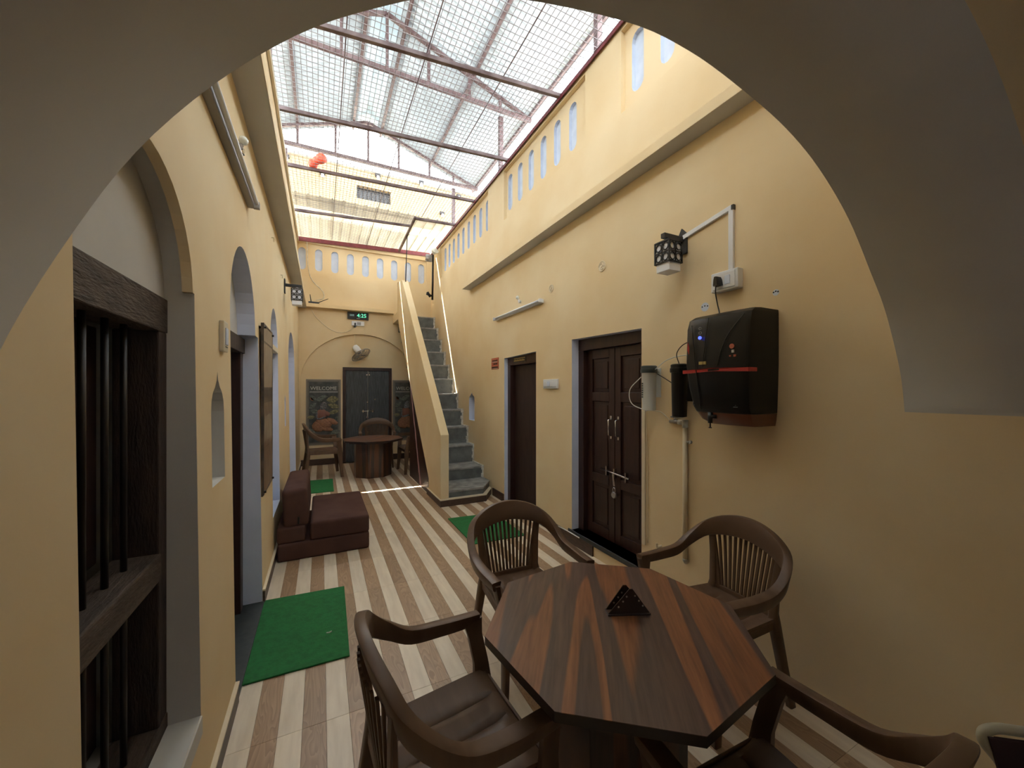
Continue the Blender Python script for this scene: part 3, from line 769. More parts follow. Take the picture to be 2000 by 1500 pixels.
# ---------------------------------------------------------------- monobloc chair
def rrect(c, ax, az, w, h, wb=None, r=.3):
    """rounded rectangle ring: centre top c, ax across unit, az down unit"""
    wb = w if wb is None else wb
    c = Vector(c); ax = Vector(ax); az = Vector(az); out = []
    cs = [(-w/2, 0), (w/2, 0), (wb/2, h), (-wb/2, h)]
    rr = min(w, h) * r * .6
    for i in range(4):
        p = Vector((cs[i][0], cs[i][1])); q0 = Vector((cs[i-1][0], cs[i-1][1])); q1 = Vector((cs[(i+1)%4][0], cs[(i+1)%4][1]))
        d0 = (q0 - p).normalized(); d1 = (q1 - p).normalized()
        for (a_, b_) in ((1, 0), (.3, .3), (0, 1)):
            q = p + d0*rr*a_ + d1*rr*b_
            out.append(c + ax*q.x + az*q.y)
    return out
def make_chair():
    root = empty('plastic_armchair')
    half = [((.288, .245, .640), .054, .045, 0), ((.290, .18, .641), .056, .055, 0), ((.297, .075, .643), .056, .06, 0), ((.296, -.045, .657), .05, .065, 0),
            ((.292, -.132, .713), .046, .075, .15), ((.256, -.208, .784), .042, .092, .3), ((.186, -.243, .836), .040, .108, .4), ((.092, -.266, .868), .038, .118, .45)]
    mid = ((0, -.273, .878), .038, .12, .45)
    st_ = half + [mid] + [((-p[0], p[1], p[2]), w, h, t) for (p, w, h, t) in half[::-1]]
    P = catmull([s[0] for s in st_], 4); W = catmull([(s[1], s[2], s[3]) for s in st_], 4)
    rings = []
    for i, p in enumerate(P):
        d = P[min(i+1, len(P)-1)] - P[max(i-1, 0)]; d.z = 0; d.normalize()
        out_ = Vector((d.y, -d.x, 0))                         # outward
        if out_.dot(Vector((p.x, p.y, 0))) < 0: out_ = -out_
        tilt = W[i].z
        ax = (out_ * 1.0 + Vector((0, 0, -.12))).normalized()
        az = (Vector((0, 0, -1)) - out_ * tilt * .45).normalized()
        rings.append(rrect(p, ax, az, W[i].x, W[i].y, W[i].x * .62))
    m_ = MB(); m_.sweep(rings); m_.build('arm_and_top_rail', 'chair_plastic', root, smooth=32)
    # seat
    m_ = MB(); nx, ny = 24, 12; G = []
    for j in range(ny + 1):
        row = []
        t = j/ny; y = -.225 + .49*t; hw = .195 + .035*t
        for i in range(nx + 1):
            s = -1 + 2*i/nx; x = s*hw
            z = .425 - .018*(1 - s*s)*(1 - (2*t-1)**2) + .012*abs(s)**6
            if t > .9: z -= .03*((t-.9)/.1)**1.5
            if i in (6, 12, 18): z -= .012 if 1 < j < ny - 1 else 0
            row.append(Vector((x, y, z)))
        G.append(row)
    V = [[m_.bm.verts.new(p) for p in r_] for r_ in G]; U = [[m_.bm.verts.new(p - Vector((0, 0, .012))) for p in r_] for r_ in G]
    for j in range(ny):
        for i in range(nx):
            m_.bm.faces.new((V[j][i], V[j][i+1], V[j+1][i+1], V[j+1][i])); m_.bm.faces.new((U[j][i], U[j+1][i], U[j+1][i+1], U[j][i+1]))
    loop = [(0, i) for i in range(nx)] + [(j, nx) for j in range(ny)] + [(ny, i) for i in range(nx, 0, -1)] + [(j, 0) for j in range(ny, 0, -1)]
    for a, b in zip(loop, loop[1:] + loop[:1]):
        m_.bm.faces.new((V[a[0]][a[1]], U[a[0]][a[1]], U[b[0]][b[1]], V[b[0]][b[1]]))
    m_.build('seat', 'chair_plastic', root, smooth=35)
    m_ = MB()
    for sx in (-1, 1): m_.bar((sx*.192, -.22, .405), (sx*.226, .25, .40), .012, .045)
    m_.bar((-.19, -.222, .405), (.19, -.222, .405), .012, .045); m_.bar((-.226, .262, .385), (.226, .262, .385), .012, .045)
    m_.build('seat_apron', 'chair_plastic', root, bevel=.004)
    # front legs: broad upright blade from arm to floor
    for sx in (-1, 1):
        rings = []
        for (x, y, z, w, d) in ((.284, .215, .62, .030, .085), (.272, .222, .56, .030, .062), (.244, .236, .46, .030, .062), (.234, .24, .38, .034, .075), (.242, .25, .2, .032, .055), (.254, .268, .0, .028, .042)):
            c = Vector((sx*x, y, z)); rings.append([c + Vector((a*w/2, b*d/2, 0)) for a, b in ((-1,-.7),(-.7,-1),(.7,-1),(1,-.7),(1,.7),(.7,1),(-.7,1),(-1,.7))])
        m_ = MB(); m_.sweep(rings); m_.build('leg', 'chair_plastic', root, smooth=50)
        rings = []
        for (x, y, z, w, d) in ((.205, -.232, .76, .040, .016), (.190, -.225, .62, .038, .018), (.180, -.216, .46, .042, .03), (.190, -.21, .40, .046, .05), (.212, -.235, .2, .038, .05), (.232, -.27, .0, .03, .042)):
            c = Vector((sx*x, y, z)); rings.append([c + Vector((a*w/2, b*d/2, 0)) for a, b in ((-1,-.7),(-.7,-1),(.7,-1),(1,-.7),(1,.7),(.7,1),(-.7,1),(-1,.7))])
        m_ = MB(); m_.sweep(rings); m_.build('leg', 'chair_plastic', root, smooth=50)
    # backrest
    def bp(s, t):      # s -1..1 across, t 0..1 up
        hw = .135 + .050*t; z = .43 + .335*t; x = s*hw
        y = -.215 - .052*t + (.35 + .75*t)*x*x - .012
        return Vector((x, y, z))
    m_ = MB()
    m_.sweep([rrect(bp(s, .0) + Vector((0, .0, .022)), (0, 1, 0), (0, 0, -1), .014, .035) for s in [k/8*1.3 for k in range(-8, 9)]])
    for sx in (-1, 1): m_.sweep([rrect(bp(sx*1.12, t) + Vector((0, .007, 0)), (1, 0, 0), (0, -1, 0), .04, .014) for t in [k/8 for k in range(9)]])
    br = m_.build('backrest', 'chair_plastic', root, smooth=50)
    base = None
    for k in range(12):
        s = -1 + 2*(k + .5)/12
        m_ = MB(); m_.sweep([rrect(bp(s, t) + Vector((0, .005, 0)), (1, 0, 0), (0, -1, 0), .0150, .010) for t in [q/5 for q in range(6)]])
        m_.build('slat', 'chair_plastic', br, smooth=50)
    return root
CH = [((1.074, 1.987), 179, 1.0, 'brown plastic armchair on the far side of the octagonal table, facing the camera', 'chairs around the near table'),
      ((1.877, 1.366), 85, 1.0, 'brown plastic armchair with its back against the right wall', 'chairs around the near table'),
      ((.382, 1.25), -86, 1.0, 'brown plastic armchair on the left side of the near table, empty seat in view', 'chairs around the near table'),
      ((1.09, .560), -2.2, 1.0, 'brown plastic armchair nearest the camera, seen from behind in the lower right', 'chairs around the near table'),
      ((.01, 7.95), -84, 1.13, 'brown plastic armchair left of the far table, before the left welcome panel', 'chairs around the far table'),
      ((1.05, 8.47), 176, 1.13, 'brown plastic armchair behind the far table in front of the grey door', 'chairs around the far table'),
      ((1.70, 7.68), 94, 1.13, 'brown plastic armchair right of the far table, half hidden by the stair panel', 'chairs around the far table')]
proto = make_chair()
for i, (p, a, s, lab, grp) in enumerate(CH):
    c = proto if i == 0 else copy_tree(proto)
    c.location = (*p, 0); c.rotation_euler = (0, 0, R(a)); c.scale = (s, s, s); tag(c, lab, 'chair', grp)

# ---------------------------------------------------------------- octagonal tables
def octa(Rr, ph=0): return [(Rr*math.cos(R(ph + 45*k)), Rr*math.sin(R(ph + 45*k))) for k in range(8)]
def make_table(loc, rz_, Rt, zt, Rb, lab):
    t = empty('octagonal_table', (*loc, 0)); ph = math.degrees(rz_)
    toT = lambda a, b, d: Vector((a, b, d))
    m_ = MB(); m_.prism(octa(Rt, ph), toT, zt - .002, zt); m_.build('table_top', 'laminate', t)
    m_ = MB(); m_.prism(octa(Rt, ph), toT, zt - .030, zt - .0021); m_.prism(octa(Rt*.86, ph), toT, zt - .055, zt - .030); m_.build('table_edge', 'table_edge', t)
    P8 = octa(Rb, ph)
    for k in range(8):
        a = Vector((*P8[k], 0)); b = Vector((*P8[(k+1) % 8], 0))
        inn = .82 if k % 2 else 1.0
        m_ = MB(); n_ = ((a + b)/2).normalized()
        f = [a, b, b*.9, a*.9]
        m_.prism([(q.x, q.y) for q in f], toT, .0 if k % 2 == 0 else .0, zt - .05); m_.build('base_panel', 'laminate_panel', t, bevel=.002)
    m_ = MB(); m_.prism(octa(Rb*.88, ph), toT, .002, .03); m_.prism(octa(Rb*.88, ph), toT, zt - .08, zt - .052); m_.build('base_plate', 'table_edge', t)
    tag(t, lab, 'table', 'octagonal wood tables')
    return t
T1 = make_table((.975, 1.100), R(164.7), .487, .75, .245, 'large octagonal striped wood table in the foreground with a napkin holder')
T2 = make_table((.87, 7.64), R(160), .55, .685, .34, 'octagonal dark wood table at the far end before the grey door')
bpy.context.view_layer.update()

# stripes of the top run in world direction: handled by object-space rotation of the laminate material
# napkin holder
nh = empty('napkin_holder', (1.045, 1.115, .75), R(-23)); tag(nh, 'dark triangular wooden napkin holder with round studs on the table', 'napkin holder')
m_ = MB(); m_.box(-.082, .082, -.022, .022, .0005, .007); m_.build('base_tray', 'holder_wood', nh, bevel=.001)
for y, sh in ((-.016, .008), (.014, -.006)):
    m_ = MB(); m_.prism([(-.080, .006), (.080, .006), (.006 + sh, .098), (-.006 + sh, .098)], lambda a, b, d: Vector((a, d, b)), y, y + .004); pl = m_.build('side_plate', 'holder_wood', nh, bevel=.0006)
    for (a, b) in ((.018, .072), (.033, .053), (.048, .034), (-.014, .070), (-.028, .052), (-.045, .032)):
        m_ = MB(); m_.cyl((a + sh*.6, y - .0012, b), (a + sh*.6, y + .0002, b), .0034, 10); m_.build('stud', 'copper_stud', pl)

# ---------------------------------------------------------------- mats
def greenmat(loc, poly, lab):
    m_ = MB(); m_.prism(poly, lambda a, b, d: Vector((a, b, d)), .0015, .011)
    # woven ridges
    o = m_.build('green_mat', 'mat_green', None, bevel=.003); tag(o, lab, 'mat', 'green floor mats')
    return o
greenmat(0, [(-.395, 2.50), (.152, 2.492), (.166, 3.39), (-.47, 3.43), (-.47, 2.62), (-.395, 2.60)], 'large green floor mat lying at the left arched doorway')
greenmat(0, [(-.28, 6.65), (.175, 6.645), (.182, 7.57), (-.28, 7.60)], 'small green floor mat behind the brown sofa')
greenmat(0, [(1.40, 3.72), (2.0, 3.70), (2.0, 4.55), (1.40, 4.60)], 'green floor mat on the right in front of the narrow door')
m_ = MB(); m_.tube(catmull([(1.02-.99, 2.78, .0145), (.045, 2.775, .015), (.06, 2.785, .0145)], 4), .004, 6); tag(m_.build('paper_scrap', 'cable_white'), 'tiny white scrap lying on the large green mat', 'scrap')

# ---------------------------------------------------------------- fold-out sofa
sf = empty('folding_sofa', (.02, 4.65, 0)); tag(sf, 'low brown fabric fold-out foam sofa along the left wall', 'sofa')
def cushion(name, x0, x1, y0, y1, z0, z1, bev=.035, M=None):
    m_ = MB(); m_.box(x0, x1, y0, y1, z0, z1)
    bmesh.ops.bevel(m_.bm, geom=list(m_.bm.edges), offset=bev, segments=4, profile=.6, affect='EDGES')
    if M: m_.bm.transform(M)
    o = m_.build(name, 'sofa', sf, smooth=60); o.matrix_parent_inverse = Matrix.Translation(-Vector(sf.location)); return o
cushion('base_cushion', -.365, .435, 4.12, 5.18, .0, .165, .028)
cushion('seat_cushion', -.095, .435, 4.12, 5.17, .163, .335, .032)
cushion('rear_cushion', -.37, -.135, 4.13, 5.17, .163, .315, .03)
cushion('back_cushion', -.315, -.105, 4.14, 5.16, .30, .66, .05, Matrix.Translation((-.21, 0, .3)) @ Matrix.Rotation(R(-3), 4, 'Y') @ Matrix.Translation((.21, 0, -.3)))
m_ = MB(); m_.box(-.20, -.185, 4.128, 4.138, .335, .40); o = m_.build('strap', 'black', sf); o.matrix_parent_inverse = Matrix.Translation(-Vector(sf.location))

# ---------------------------------------------------------------- water purifier on right wall
wp = empty('water_purifier', (XR, 1.5, 1.7)); tag(wp, 'black wall-mounted water purifier with red stripe and brown base', 'water purifier')
def P_(name, m_, mt, **k):
    o = m_.build(name, mt, wp, **k); o.matrix_parent_inverse = Matrix.Translation(-Vector(wp.location)); return o
def bodyring(z, inset, fx_):
    y0, y1 = 1.285 + inset*.15, 1.712 - inset; x0 = fx_; x1 = XR
    c = .035
    return [Vector(p) for p in ((x1, y0, z), (x0 + c*1.2, y0, z), (x0 + .012, y0 + .012, z), (x0, y0 + c, z), (x0 - .010, (y0+y1)/2, z), (x0, y1 - c, z), (x0 + .012, y1 - .012, z), (x0 + c, y1, z), (x1, y1, z))]
m_ = MB(); m_.sweep([bodyring(1.465, .055, 2.10), bodyring(1.50, .045, 2.085), bodyring(1.62, .02, 2.075), bodyring(1.75, .0, 2.075), bodyring(1.98, .0, 2.085), bodyring(2.035, .004, 2.10), bodyring(2.055, .015, 2.13)])
P_('housing', m_, 'black_gloss', smooth=35)
m_ = MB(); m_.sweep([bodyring(1.392, .12, 2.15), bodyring(1.42, .085, 2.115), bodyring(1.463, .058, 2.102)]); P_('base', m_, 'brown_glossy', smooth=35)
m_ = MB(); m_.prism([(1.29, 1.700), (1.50, 1.708), (1.712, 1.700), (1.712, 1.722), (1.50, 1.728), (1.29, 1.722)], lambda a, b, d: Vector((2.070 - .010*(1 - ((a - 1.5)/.21)**2) + d, a, b)), -.003, .008); P_('red_stripe', m_, 'red')
m_ = MB(); m_.box(2.07, 2.13, 1.282, 1.30, 1.700, 1.722); P_('red_stripe', m_, 'red')
for pts_ in (((1.535, 2.03), (1.545, 1.92), (1.56, 1.80), (1.565, 1.74)), ((1.32, 2.02), (1.40, 1.92), (1.45, 1.82), (1.47, 1.74)), ((1.65, 2.0), (1.625, 1.8), (1.60, 1.6), (1.59, 1.48))):
    m_ = MB(); m_.tube(catmull([(2.0725 - .009*(1 - ((a - 1.5)/.21)**2) + max(0, (b-1.98))*.25 + max(0, (1.62-b))*.1, a, b) for a, b in pts_], 4), .003, 6); P_('styling_ridge', m_, 'black')
m_ = MB(); m_.cyl((2.066, 1.585, 1.915), (2.060, 1.585, 1.915), .010, 12); P_('blue_indicator', m_, 'blue_led')
for z in (1.945, 1.972):
    m_ = MB(); m_.tube([(2.066, 1.585 + .010*math.cos(t), z + .008*math.sin(t)) for t in [2*math.pi*k/10 for k in range(10)]], .0011, 5, closed=True); P_('icon', m_, 'grey_mark')
m_ = MB(); m_.box(2.062, 2.068, 1.545, 1.592, 1.752, 1.770); P_('brand_badge', m_, 'gold')
m_ = MB(); m_.prism([(1.675, 1.90), (1.665, 1.86), (1.668, 1.82), (1.68, 1.85)], lambda a, b, d: Vector((2.070 + d, a, b)), -.002, .002); P_('red_flash', m_, 'red')
m_ = MB(); m_.cyl((2.066, 1.385, 1.845), (2.071, 1.385, 1.845), .014, 12); P_('sticker', m_, 'sign_red')
m_ = MB(); m_.box(2.066, 2.071, 1.372, 1.386, 1.808, 1.824); P_('sticker', m_, 'print_white')
m_ = MB(); m_.box(2.066, 2.071, 1.36, 1.375, 1.785, 1.797); m_.box(2.066, 2.071, 1.39, 1.40, 1.787, 1.795); P_('sticker', m_, 'sign_red')
m_ = MB(); m_.tube([(2.090, 1.642 + a, 1.515 + b) for a, b in ((-.012, -.010), (-.012, .004), (-.004, .012), (.010, .012), (.014, -.010))], .0016, 5, closed=True); P_('drop_icon', m_, 'print_white')
m_ = MB(); m_.box(2.081, 2.086, 1.36, 1.42, 1.500, 1.503); m_.box(2.081, 2.086, 1.37, 1.40, 1.510, 1.512); P_('small_print', m_, 'grey_mark')
m_ = MB(); m_.cyl((2.13, 1.535, 1.445), (2.085, 1.535, 1.445), .014, 12); m_.cyl((2.09, 1.535, 1.465), (2.09, 1.535, 1.40), .013, 12); m_.cyl((2.09, 1.535, 1.40), (2.09, 1.535, 1.375), .004, 8); m_.cyl((2.09, 1.535, 1.375), (2.09, 1.535, 1.370), .009, 10); m_.cyl((2.09, 1.535, 1.44), (2.10, 1.50, 1.44), .011, 10)
P_('tap', m_, 'black')
# filters
def filt(loc, r, h, body, cap, lab, name):
    f = empty(name, loc); tag(f, lab, 'water filter')
    m_ = MB(); m_.lathe([(r*.5, 0), (r*.86, .006), (r*.88, .02), (r*.97, h*.85), (r, h*.86)], 24); m_.build('canister', body, f, smooth=40)
    m_ = MB(); m_.lathe([(r*1.08, h*.84), (r*1.12, h*.86), (r*1.12, h*.92), (r*1.04, h*.925), (r*1.04, h*.985), (r*.9, h)], 24); m_.build('cap', cap, f, smooth=40)
    m_ = MB(); m_.box(r*.5, XR - loc[0], -.03, .03, h*.86, h*.93); m_.box(XR - loc[0] - .006, XR - loc[0], -.045, .045, h*.3, h*.95); m_.build('wall_bracket', body, f, bevel=.002)
    return f
f1 = filt((2.255, 2.175, 1.438), .056, .345, 'filter_white', 'grey_cap', 'white cylindrical water filter with grey cap beside the double door', 'filter_canister')
m_ = MB()
for k in range(7): m_.box(-.0555, -.053, .008, .020, .10 + k*.017, .112 + k*.017)
m_.build('print_label', 'grey_cap', f1)
f2 = filt((2.255, 1.895, 1.405), .056, .375, 'black', 'black', 'black cylindrical water filter between white filter and purifier', 'filter_canister')
def tubes(name, pts_, r, mt, lab, cat='tube', grp=None):
    m_ = MB(); m_.tube(catmull(pts_, 6), r, 6); o = m_.build(name, mt); tag(o, lab, cat, grp); return o
tubes('water_tube', [(2.26, 1.90, 1.775), (2.27, 1.93, 1.86), (2.28, 1.86, 1.925), (2.29, 1.70, 1.93)], .0035, 'door_wood', 'dark tube curving from black filter top to the purifier')
tubes('water_tube', [(2.25, 2.12, 1.745), (2.28, 2.02, 1.82), (2.28, 1.86, 1.84), (2.27, 1.72, 1.80)], .0035, 'cable_white', 'white tube from white filter over the black filter to the purifier')
tubes('water_tube', [(2.24, 2.24, 1.70), (2.20, 2.32, 1.60), (2.20, 2.30, 1.49), (2.25, 2.19, 1.435)], .0035, 'cable_white', 'white tube looping left of the white filter')
tubes('water_tube', [(2.28, 2.118, 1.72), (2.28, 2.04, 1.68), (2.27, 1.94, 1.63)], .0035, 'door_wood', 'dark tube sagging between the two filters')
tubes('water_tube', [(2.26, 2.15, 1.44), (2.27, 2.08, 1.435), (2.28, 2.03, 1.40), (2.28, 2.0, 1.375)], .0035, 'plastic_cream', 'tube from white filter base down to the blue valve')
# pipe with valve
pp = empty('water_pipe', (2.318, 1.90, .4)); tag(pp, 'cream water pipe with blue valve running down the right wall', 'pipe')
m_ = MB(); m_.cyl((0, 0, 0), (0, 0, .955), .0165, 14); m_.build('pipe', 'pvc', pp)
m_ = MB(); m_.cyl((0, 0, .93), (0, 0, .985), .021, 12); m_.cyl((0, 0, .965), (0, .055, .965), .018, 12); m_.build('elbow', 'plaster_edge', pp)
m_ = MB(); m_.cyl((0, .05, .965), (0, .13, .965), .014, 12); m_.cyl((-.0, .09, .97), (-.0, .09, .995), .008, 8); m_.build('valve_body', 'steel_dull', pp)
m_ = MB(); m_.box(-.010, .010, .065, .12, .995, 1.004); m_.build('valve_lever', 'blue_led' if False else 'figure_grey', pp, bevel=.002)
m_ = MB(); m_.tube([(0, 0, .0), (.0, .0, -.01), (.015, 0, -.03)], .018, 10); m_.build('elbow', 'plaster_edge', pp)
m_ = MB(); m_.cyl((-.004, -.035, .83), (.018, -.035, .83), .012, 12); m_.bar((0, -.035, .83), (0, .016, .83), .016, .01); m_.build('pipe_clip', 'plaster_edge', pp)
m_ = MB(); m_.box(XR - .012, XR, 2.286, 2.322, .35, 1.43); tag(m_.build('cable_trunking', 'cream', bevel=.002), 'thin cream trunking strip down the wall under the white filter', 'trunking')
tubes('wall_cable', [(XR - .016, 2.27, 1.43), (XR - .006, 2.265, 1.0), (XR - .006, 2.262, .7), (XR - .008, 2.258, .38)], .003, 'pvc', 'thin cable hanging beside the trunking strip', 'cable')
for y_, z_ in ((2.13, .40), (1.66, .36)):
    m_ = MB(); m_.cyl((XR, y_, z_), (XR - .05, y_, z_), .009, 8); m_.cyl((XR - .05, y_, z_), (XR - .05, y_, z_ + .03), .009, 8); tag(m_.build('pipe_stub', 'pvc', smooth=40), 'short pipe stub low on the right wall, ' + ('left of the water pipe' if y_ > 2 else 'right of the water pipe'), 'pipe')

# ---------------------------------------------------------------- lattice wall lamps
def lantern(loc, side, lab):
    l = empty('wall_lantern', loc); s = side          # s=+1: wall at +x
    m_ = MB()
    if s > 0: m_.prism([(-.045, -.09), (.045, -.09), (.045, .02), (.0, .10), (-.045, .05)], lambda a, b, d: Vector((d, a, b)), -.014, 0)
    else: m_.box(0, .014, -.04, .04, -.09, .09)
    m_.build('wall_plate', 'lattice', l, bevel=.003)
    m_ = MB(); m_.box(min(0, -s*.20), max(0, -s*.20), -.018, .018, .0, .034); m_.build('arm', 'lattice', l, bevel=.003)
    cx = -s*.145; w = .062
    m_ = MB(); m_.cyl((cx, 0, -.005), (cx, 0, -.03), .02, 10); m_.box(cx - w + .006, cx + w - .006, -w + .006, w - .006, -.185, -.022); m_.box(cx - w + .006, cx + w - .006, -w + .006, w - .006, -.235, -.185); m_.build('glass_shade', 'diffuser', l, bevel=.003)
    m_ = MB(); t = .0045; z0, z1 = -.178, -.025
    for sx in (-1, 1):
        for sy in (-1, 1): m_.box(cx + sx*w - t, cx + sx*w + t, sy*w - t, sy*w + t, z0, z1)
    for z in (z0, z1 - .008):
        for sg_ in (-1, 1):
            m_.box(cx - w, cx + w, sg_*w - t, sg_*w + t, z, z + .01); m_.box(cx + sg_*w - t, cx + sg_*w + t, -w, w, z, z + .01)
    zc = (z0 + z1)/2; q = .0028
    def face(fn):
        for k in (0,):
            m_.bar(fn(k*.038, z0), fn(k*.038, z1), .006, .006)
        for zz in (zc,): m_.bar(fn(-w, zz), fn(w, zz), .006, .006)
        for ca in (-.030, .030):
            for cz in (zc - .036, zc + .036):
                ring = [fn(ca + .024*math.cos(u_), cz + .026*math.sin(u_)) for u_ in [2*math.pi*k/10 for k in range(10)]]
                m_.tube(ring, .0042, 5, closed=True)
    for sg_ in (-1, 1):
        face(lambda a, b, sg_=sg_: Vector((cx + a, sg_*w, b))); face(lambda a, b, sg_=sg_: Vector((cx + sg_*w, a, b)))
    m_.build('lattice_shade', 'lattice', l)
    tag(l, lab, 'wall lamp', 'lattice wall lanterns'); return l
lantern((XR, 1.935, 2.66), 1, 'black lattice wall lantern with white glass on the right wall')
lantern((LX(2.9), 5.72, 2.93), -1, 'black lattice wall lantern high on the left wall under the ledge')
# conduit and socket
cd = empty('cable_conduit', (XR, 1.7, 2.7)); tag(cd, 'white angled conduit linking the right lantern to the socket box', 'conduit')
def q_(name, m_, mt, par, **k):
    o = m_.build(name, mt, par, **k); o.matrix_parent_inverse = Matrix.Translation(-Vector(par.location)); return o
m_ = MB(); m_.bar((XR - .009, 1.92, 2.69), (XR - .009, 1.555, 2.755), .018, .030, up=(0, 0, 1)); q_('horizontal_run', m_, 'plastic_white', cd, bevel=.002)
m_ = MB(); m_.box(XR - .018, XR, 1.545, 1.577, 2.35, 2.74); q_('vertical_run', m_, 'plastic_white', cd, bevel=.002)
m_ = MB(); m_.box(XR - .021, XR, 1.54, 1.556, 2.735, 2.765); q_('end_cap', m_, 'black', cd)
sb = empty('socket_box', (XR, 1.58, 2.29)); tag(sb, 'white socket box with black plug above the water purifier', 'socket')
m_ = MB(); m_.box(-.055, 0, -.09, .09, -.062, .062); m_.build('back_box', 'plastic_white', sb, bevel=.006)
m_ = MB(); m_.box(-.062, -.055, -.075, .075, -.05, .05); m_.build('face_plate', 'plastic_white', sb, bevel=.004)
m_ = MB(); m_.box(-.066, -.062, -.045, -.010, -.028, .028); m_.build('switch', 'slot_white', sb, bevel=.003)
pg = empty('power_plug', (XR - .062, 1.605, 2.285)); tag(pg, 'black three-pin plug with cord running down to the purifier', 'plug')
m_ = MB(); m_.sweep([[Vector((-d, a*w, b)) for a, b in ((-1, -.026), (1, -.026), (.75, .012), (.4, .03), (-.4, .03), (-.75, .012))] for d, w in ((0, .024), (.03, .022), (.045, .014))]); m_.build('plug_body', 'black', pg, smooth=40)
m_ = MB(); m_.tube(catmull([(-.035, .0, -.02), (-.036, .002, -.07), (-.02, .0, -.14), (-.03, -.02, -.20), (-.07, -.045, -.245)], 5), .004, 7); m_.build('cord', 'black', pg)

# switch boards
def switchboard(loc, side, n, lab, mt='plastic_white', w=.15, h=.085):
    s = empty('switch_board', loc); tag(s, lab, 'switch'); d = -side
    def bx(x0, x1, *r): return MB().box(min(d*x0, d*x1), max(d*x0, d*x1), *r)
    bx(0, .02, -w/2, w/2, -h/2, h/2).build('plate', mt, s, bevel=.004)
    for k in range(n):
        a = -w/2 + .018 + k*(w - .036)/n
        bx(.02, .025, a + .002, a + (w - .036)/n - .002, -h*.28, h*.28).build('rocker', mt if k != n//2 else 'slot_white', s, bevel=.002)
    m_ = bx(.0215, .0225, -w/2 + .02, w/2 - .02, -h*.36, -h*.33); m_.build('indicator_line', 'grey_cap', s)
    return s
switchboard((XR, 3.70, 1.665), 1, 4, 'white switch board between the two doors on the right wall', w=.30, h=.105)
switchboard((LX(1.84), 2.185, 1.845), -1, 1, 'small cream light switch on the left wall beside the arch', 'plastic_cream', .085, .14)

# tube lights
def tubelight(a, b, z, side, lab, grp='tube light fittings'):
    wx = XR if side > 0 else LX(z); d = -side
    t = empty('tube_light', (wx, (a + b)/2, z)); tag(t, lab, 'light', grp); L_ = abs(b - a)/2
    m_ = MB(); m_.box(min(0, d*.035), max(0, d*.035), -L_, L_, -.022, .022); m_.build('batten', 'plastic_white' if side > 0 else 'fixture_grey', t, bevel=.003)
    m_ = MB(); m_.cyl((d*.052, -L_ + .03, .004), (d*.052, L_ - .03, .004), .013, 12); m_.build('tube', 'tube_glass', t)
    for s in (-1, 1):
        m_ = MB(); m_.box(min(d*.03, d*.066), max(d*.03, d*.066), s*L_ - .014, s*L_ + .014, -.02, .022); m_.build('end_cap', 'plastic_white' if side > 0 else 'fixture_grey', t, bevel=.003)
    return t
tubelight(3.87, 5.2, 2.64, 1, 'white tube light batten on the right wall above the narrow door')
tubelight(1.75, 2.99, 2.80, -1, 'grey tube light batten high on the left wall under the ledge')
# small bulbs and hooks beside the battens
for loc, side, lab in (((XR, 4.45, 2.75), 1, 'small clear bulb in holder above the right tube light'), ((LX(3), 2.55, 2.92), -1, 'bulb holder with loose wires above the left tube light')):
    b = empty('bulb_holder', loc); tag(b, lab, 'bulb'); d = -side
    m_ = MB(); m_.cyl((0, 0, 0), (d*.03, 0, 0), .02, 12); m_.cyl((d*.02, 0, 0), (d*.035, 0, .025), .014, 10); m_.build('holder', 'plastic_white' if side > 0 else 'fixture_grey', b, smooth=40)
    m_ = MB(); bmesh.ops.create_uvsphere(m_.bm, u_segments=12, v_segments=8, radius=.024, matrix=Matrix.Translation((d*.045, 0, .05))); m_.build('bulb', 'bulb', b, smooth=60)
    if side < 0:
        m_ = MB(); m_.tube(catmull([(.02, .0, .0), (.035, .05, .03), (.02, .10, .05), (.005, .14, .06)], 5), .0025, 6); m_.tube(catmull([(.02, .0, -.01), (.04, .05, .0), (.03, .1, .02), (.005, .14, .05)], 5), .0025, 6); m_.build('wires', 'iron', b)
for (y_, z_, lab) in ((2.72, 3.00, 'small brass ring hook by the left bulb holder'), (4.35, 3.05, 'small brass ring hook midway along the left wall top'), (5.25, 2.93, 'small brass ring hook near the left lantern')):
    m_ = MB(); X_ = LX(z_); m_.tube([(X_ + .02, y_ + .018*math.cos(t), z_ + .018*math.sin(t)) for t in [2*math.pi*k/10 for k in range(10)]], .005, 6, closed=True); m_.cyl((X_, y_, z_ + .018), (X_ + .022, y_, z_ + .018), .006, 8)
    tag(m_.build('ring_hook', 'pvc', smooth=50), lab, 'hook', 'hooks on the left wall')
for y_, z_, lab, r_ in ((3.70, 2.745, 'round swirl rosette plate above the right end of the right tube light', .042), (2.82, 2.745, 'round swirl rosette plate high on the right wall between tube light and lantern', .046)):
    m_ = MB(); m_.tube([(XR - .004, y_ + r_*math.cos(t), z_ + r_*math.sin(t)) for t in [2*math.pi*k/20 for k in range(20)]], .0045, 6, closed=True)
    m_.tube(catmull([(XR - .006, y_ + .02, z_ + .02), (XR - .006, y_, z_ + .026), (XR - .006, y_ - .015, z_ + .008), (XR - .006, y_ + .012, z_ - .010), (XR - .006, y_, z_ - .026), (XR - .006, y_ - .02, z_ - .02)], 4), .005, 6)
    m_.cyl((XR, y_, z_), (XR - .003, y_, z_), r_, 20)
    tag(m_.build('rosette', 'cream', smooth=40), lab, 'rosette', 'swirl rosettes')
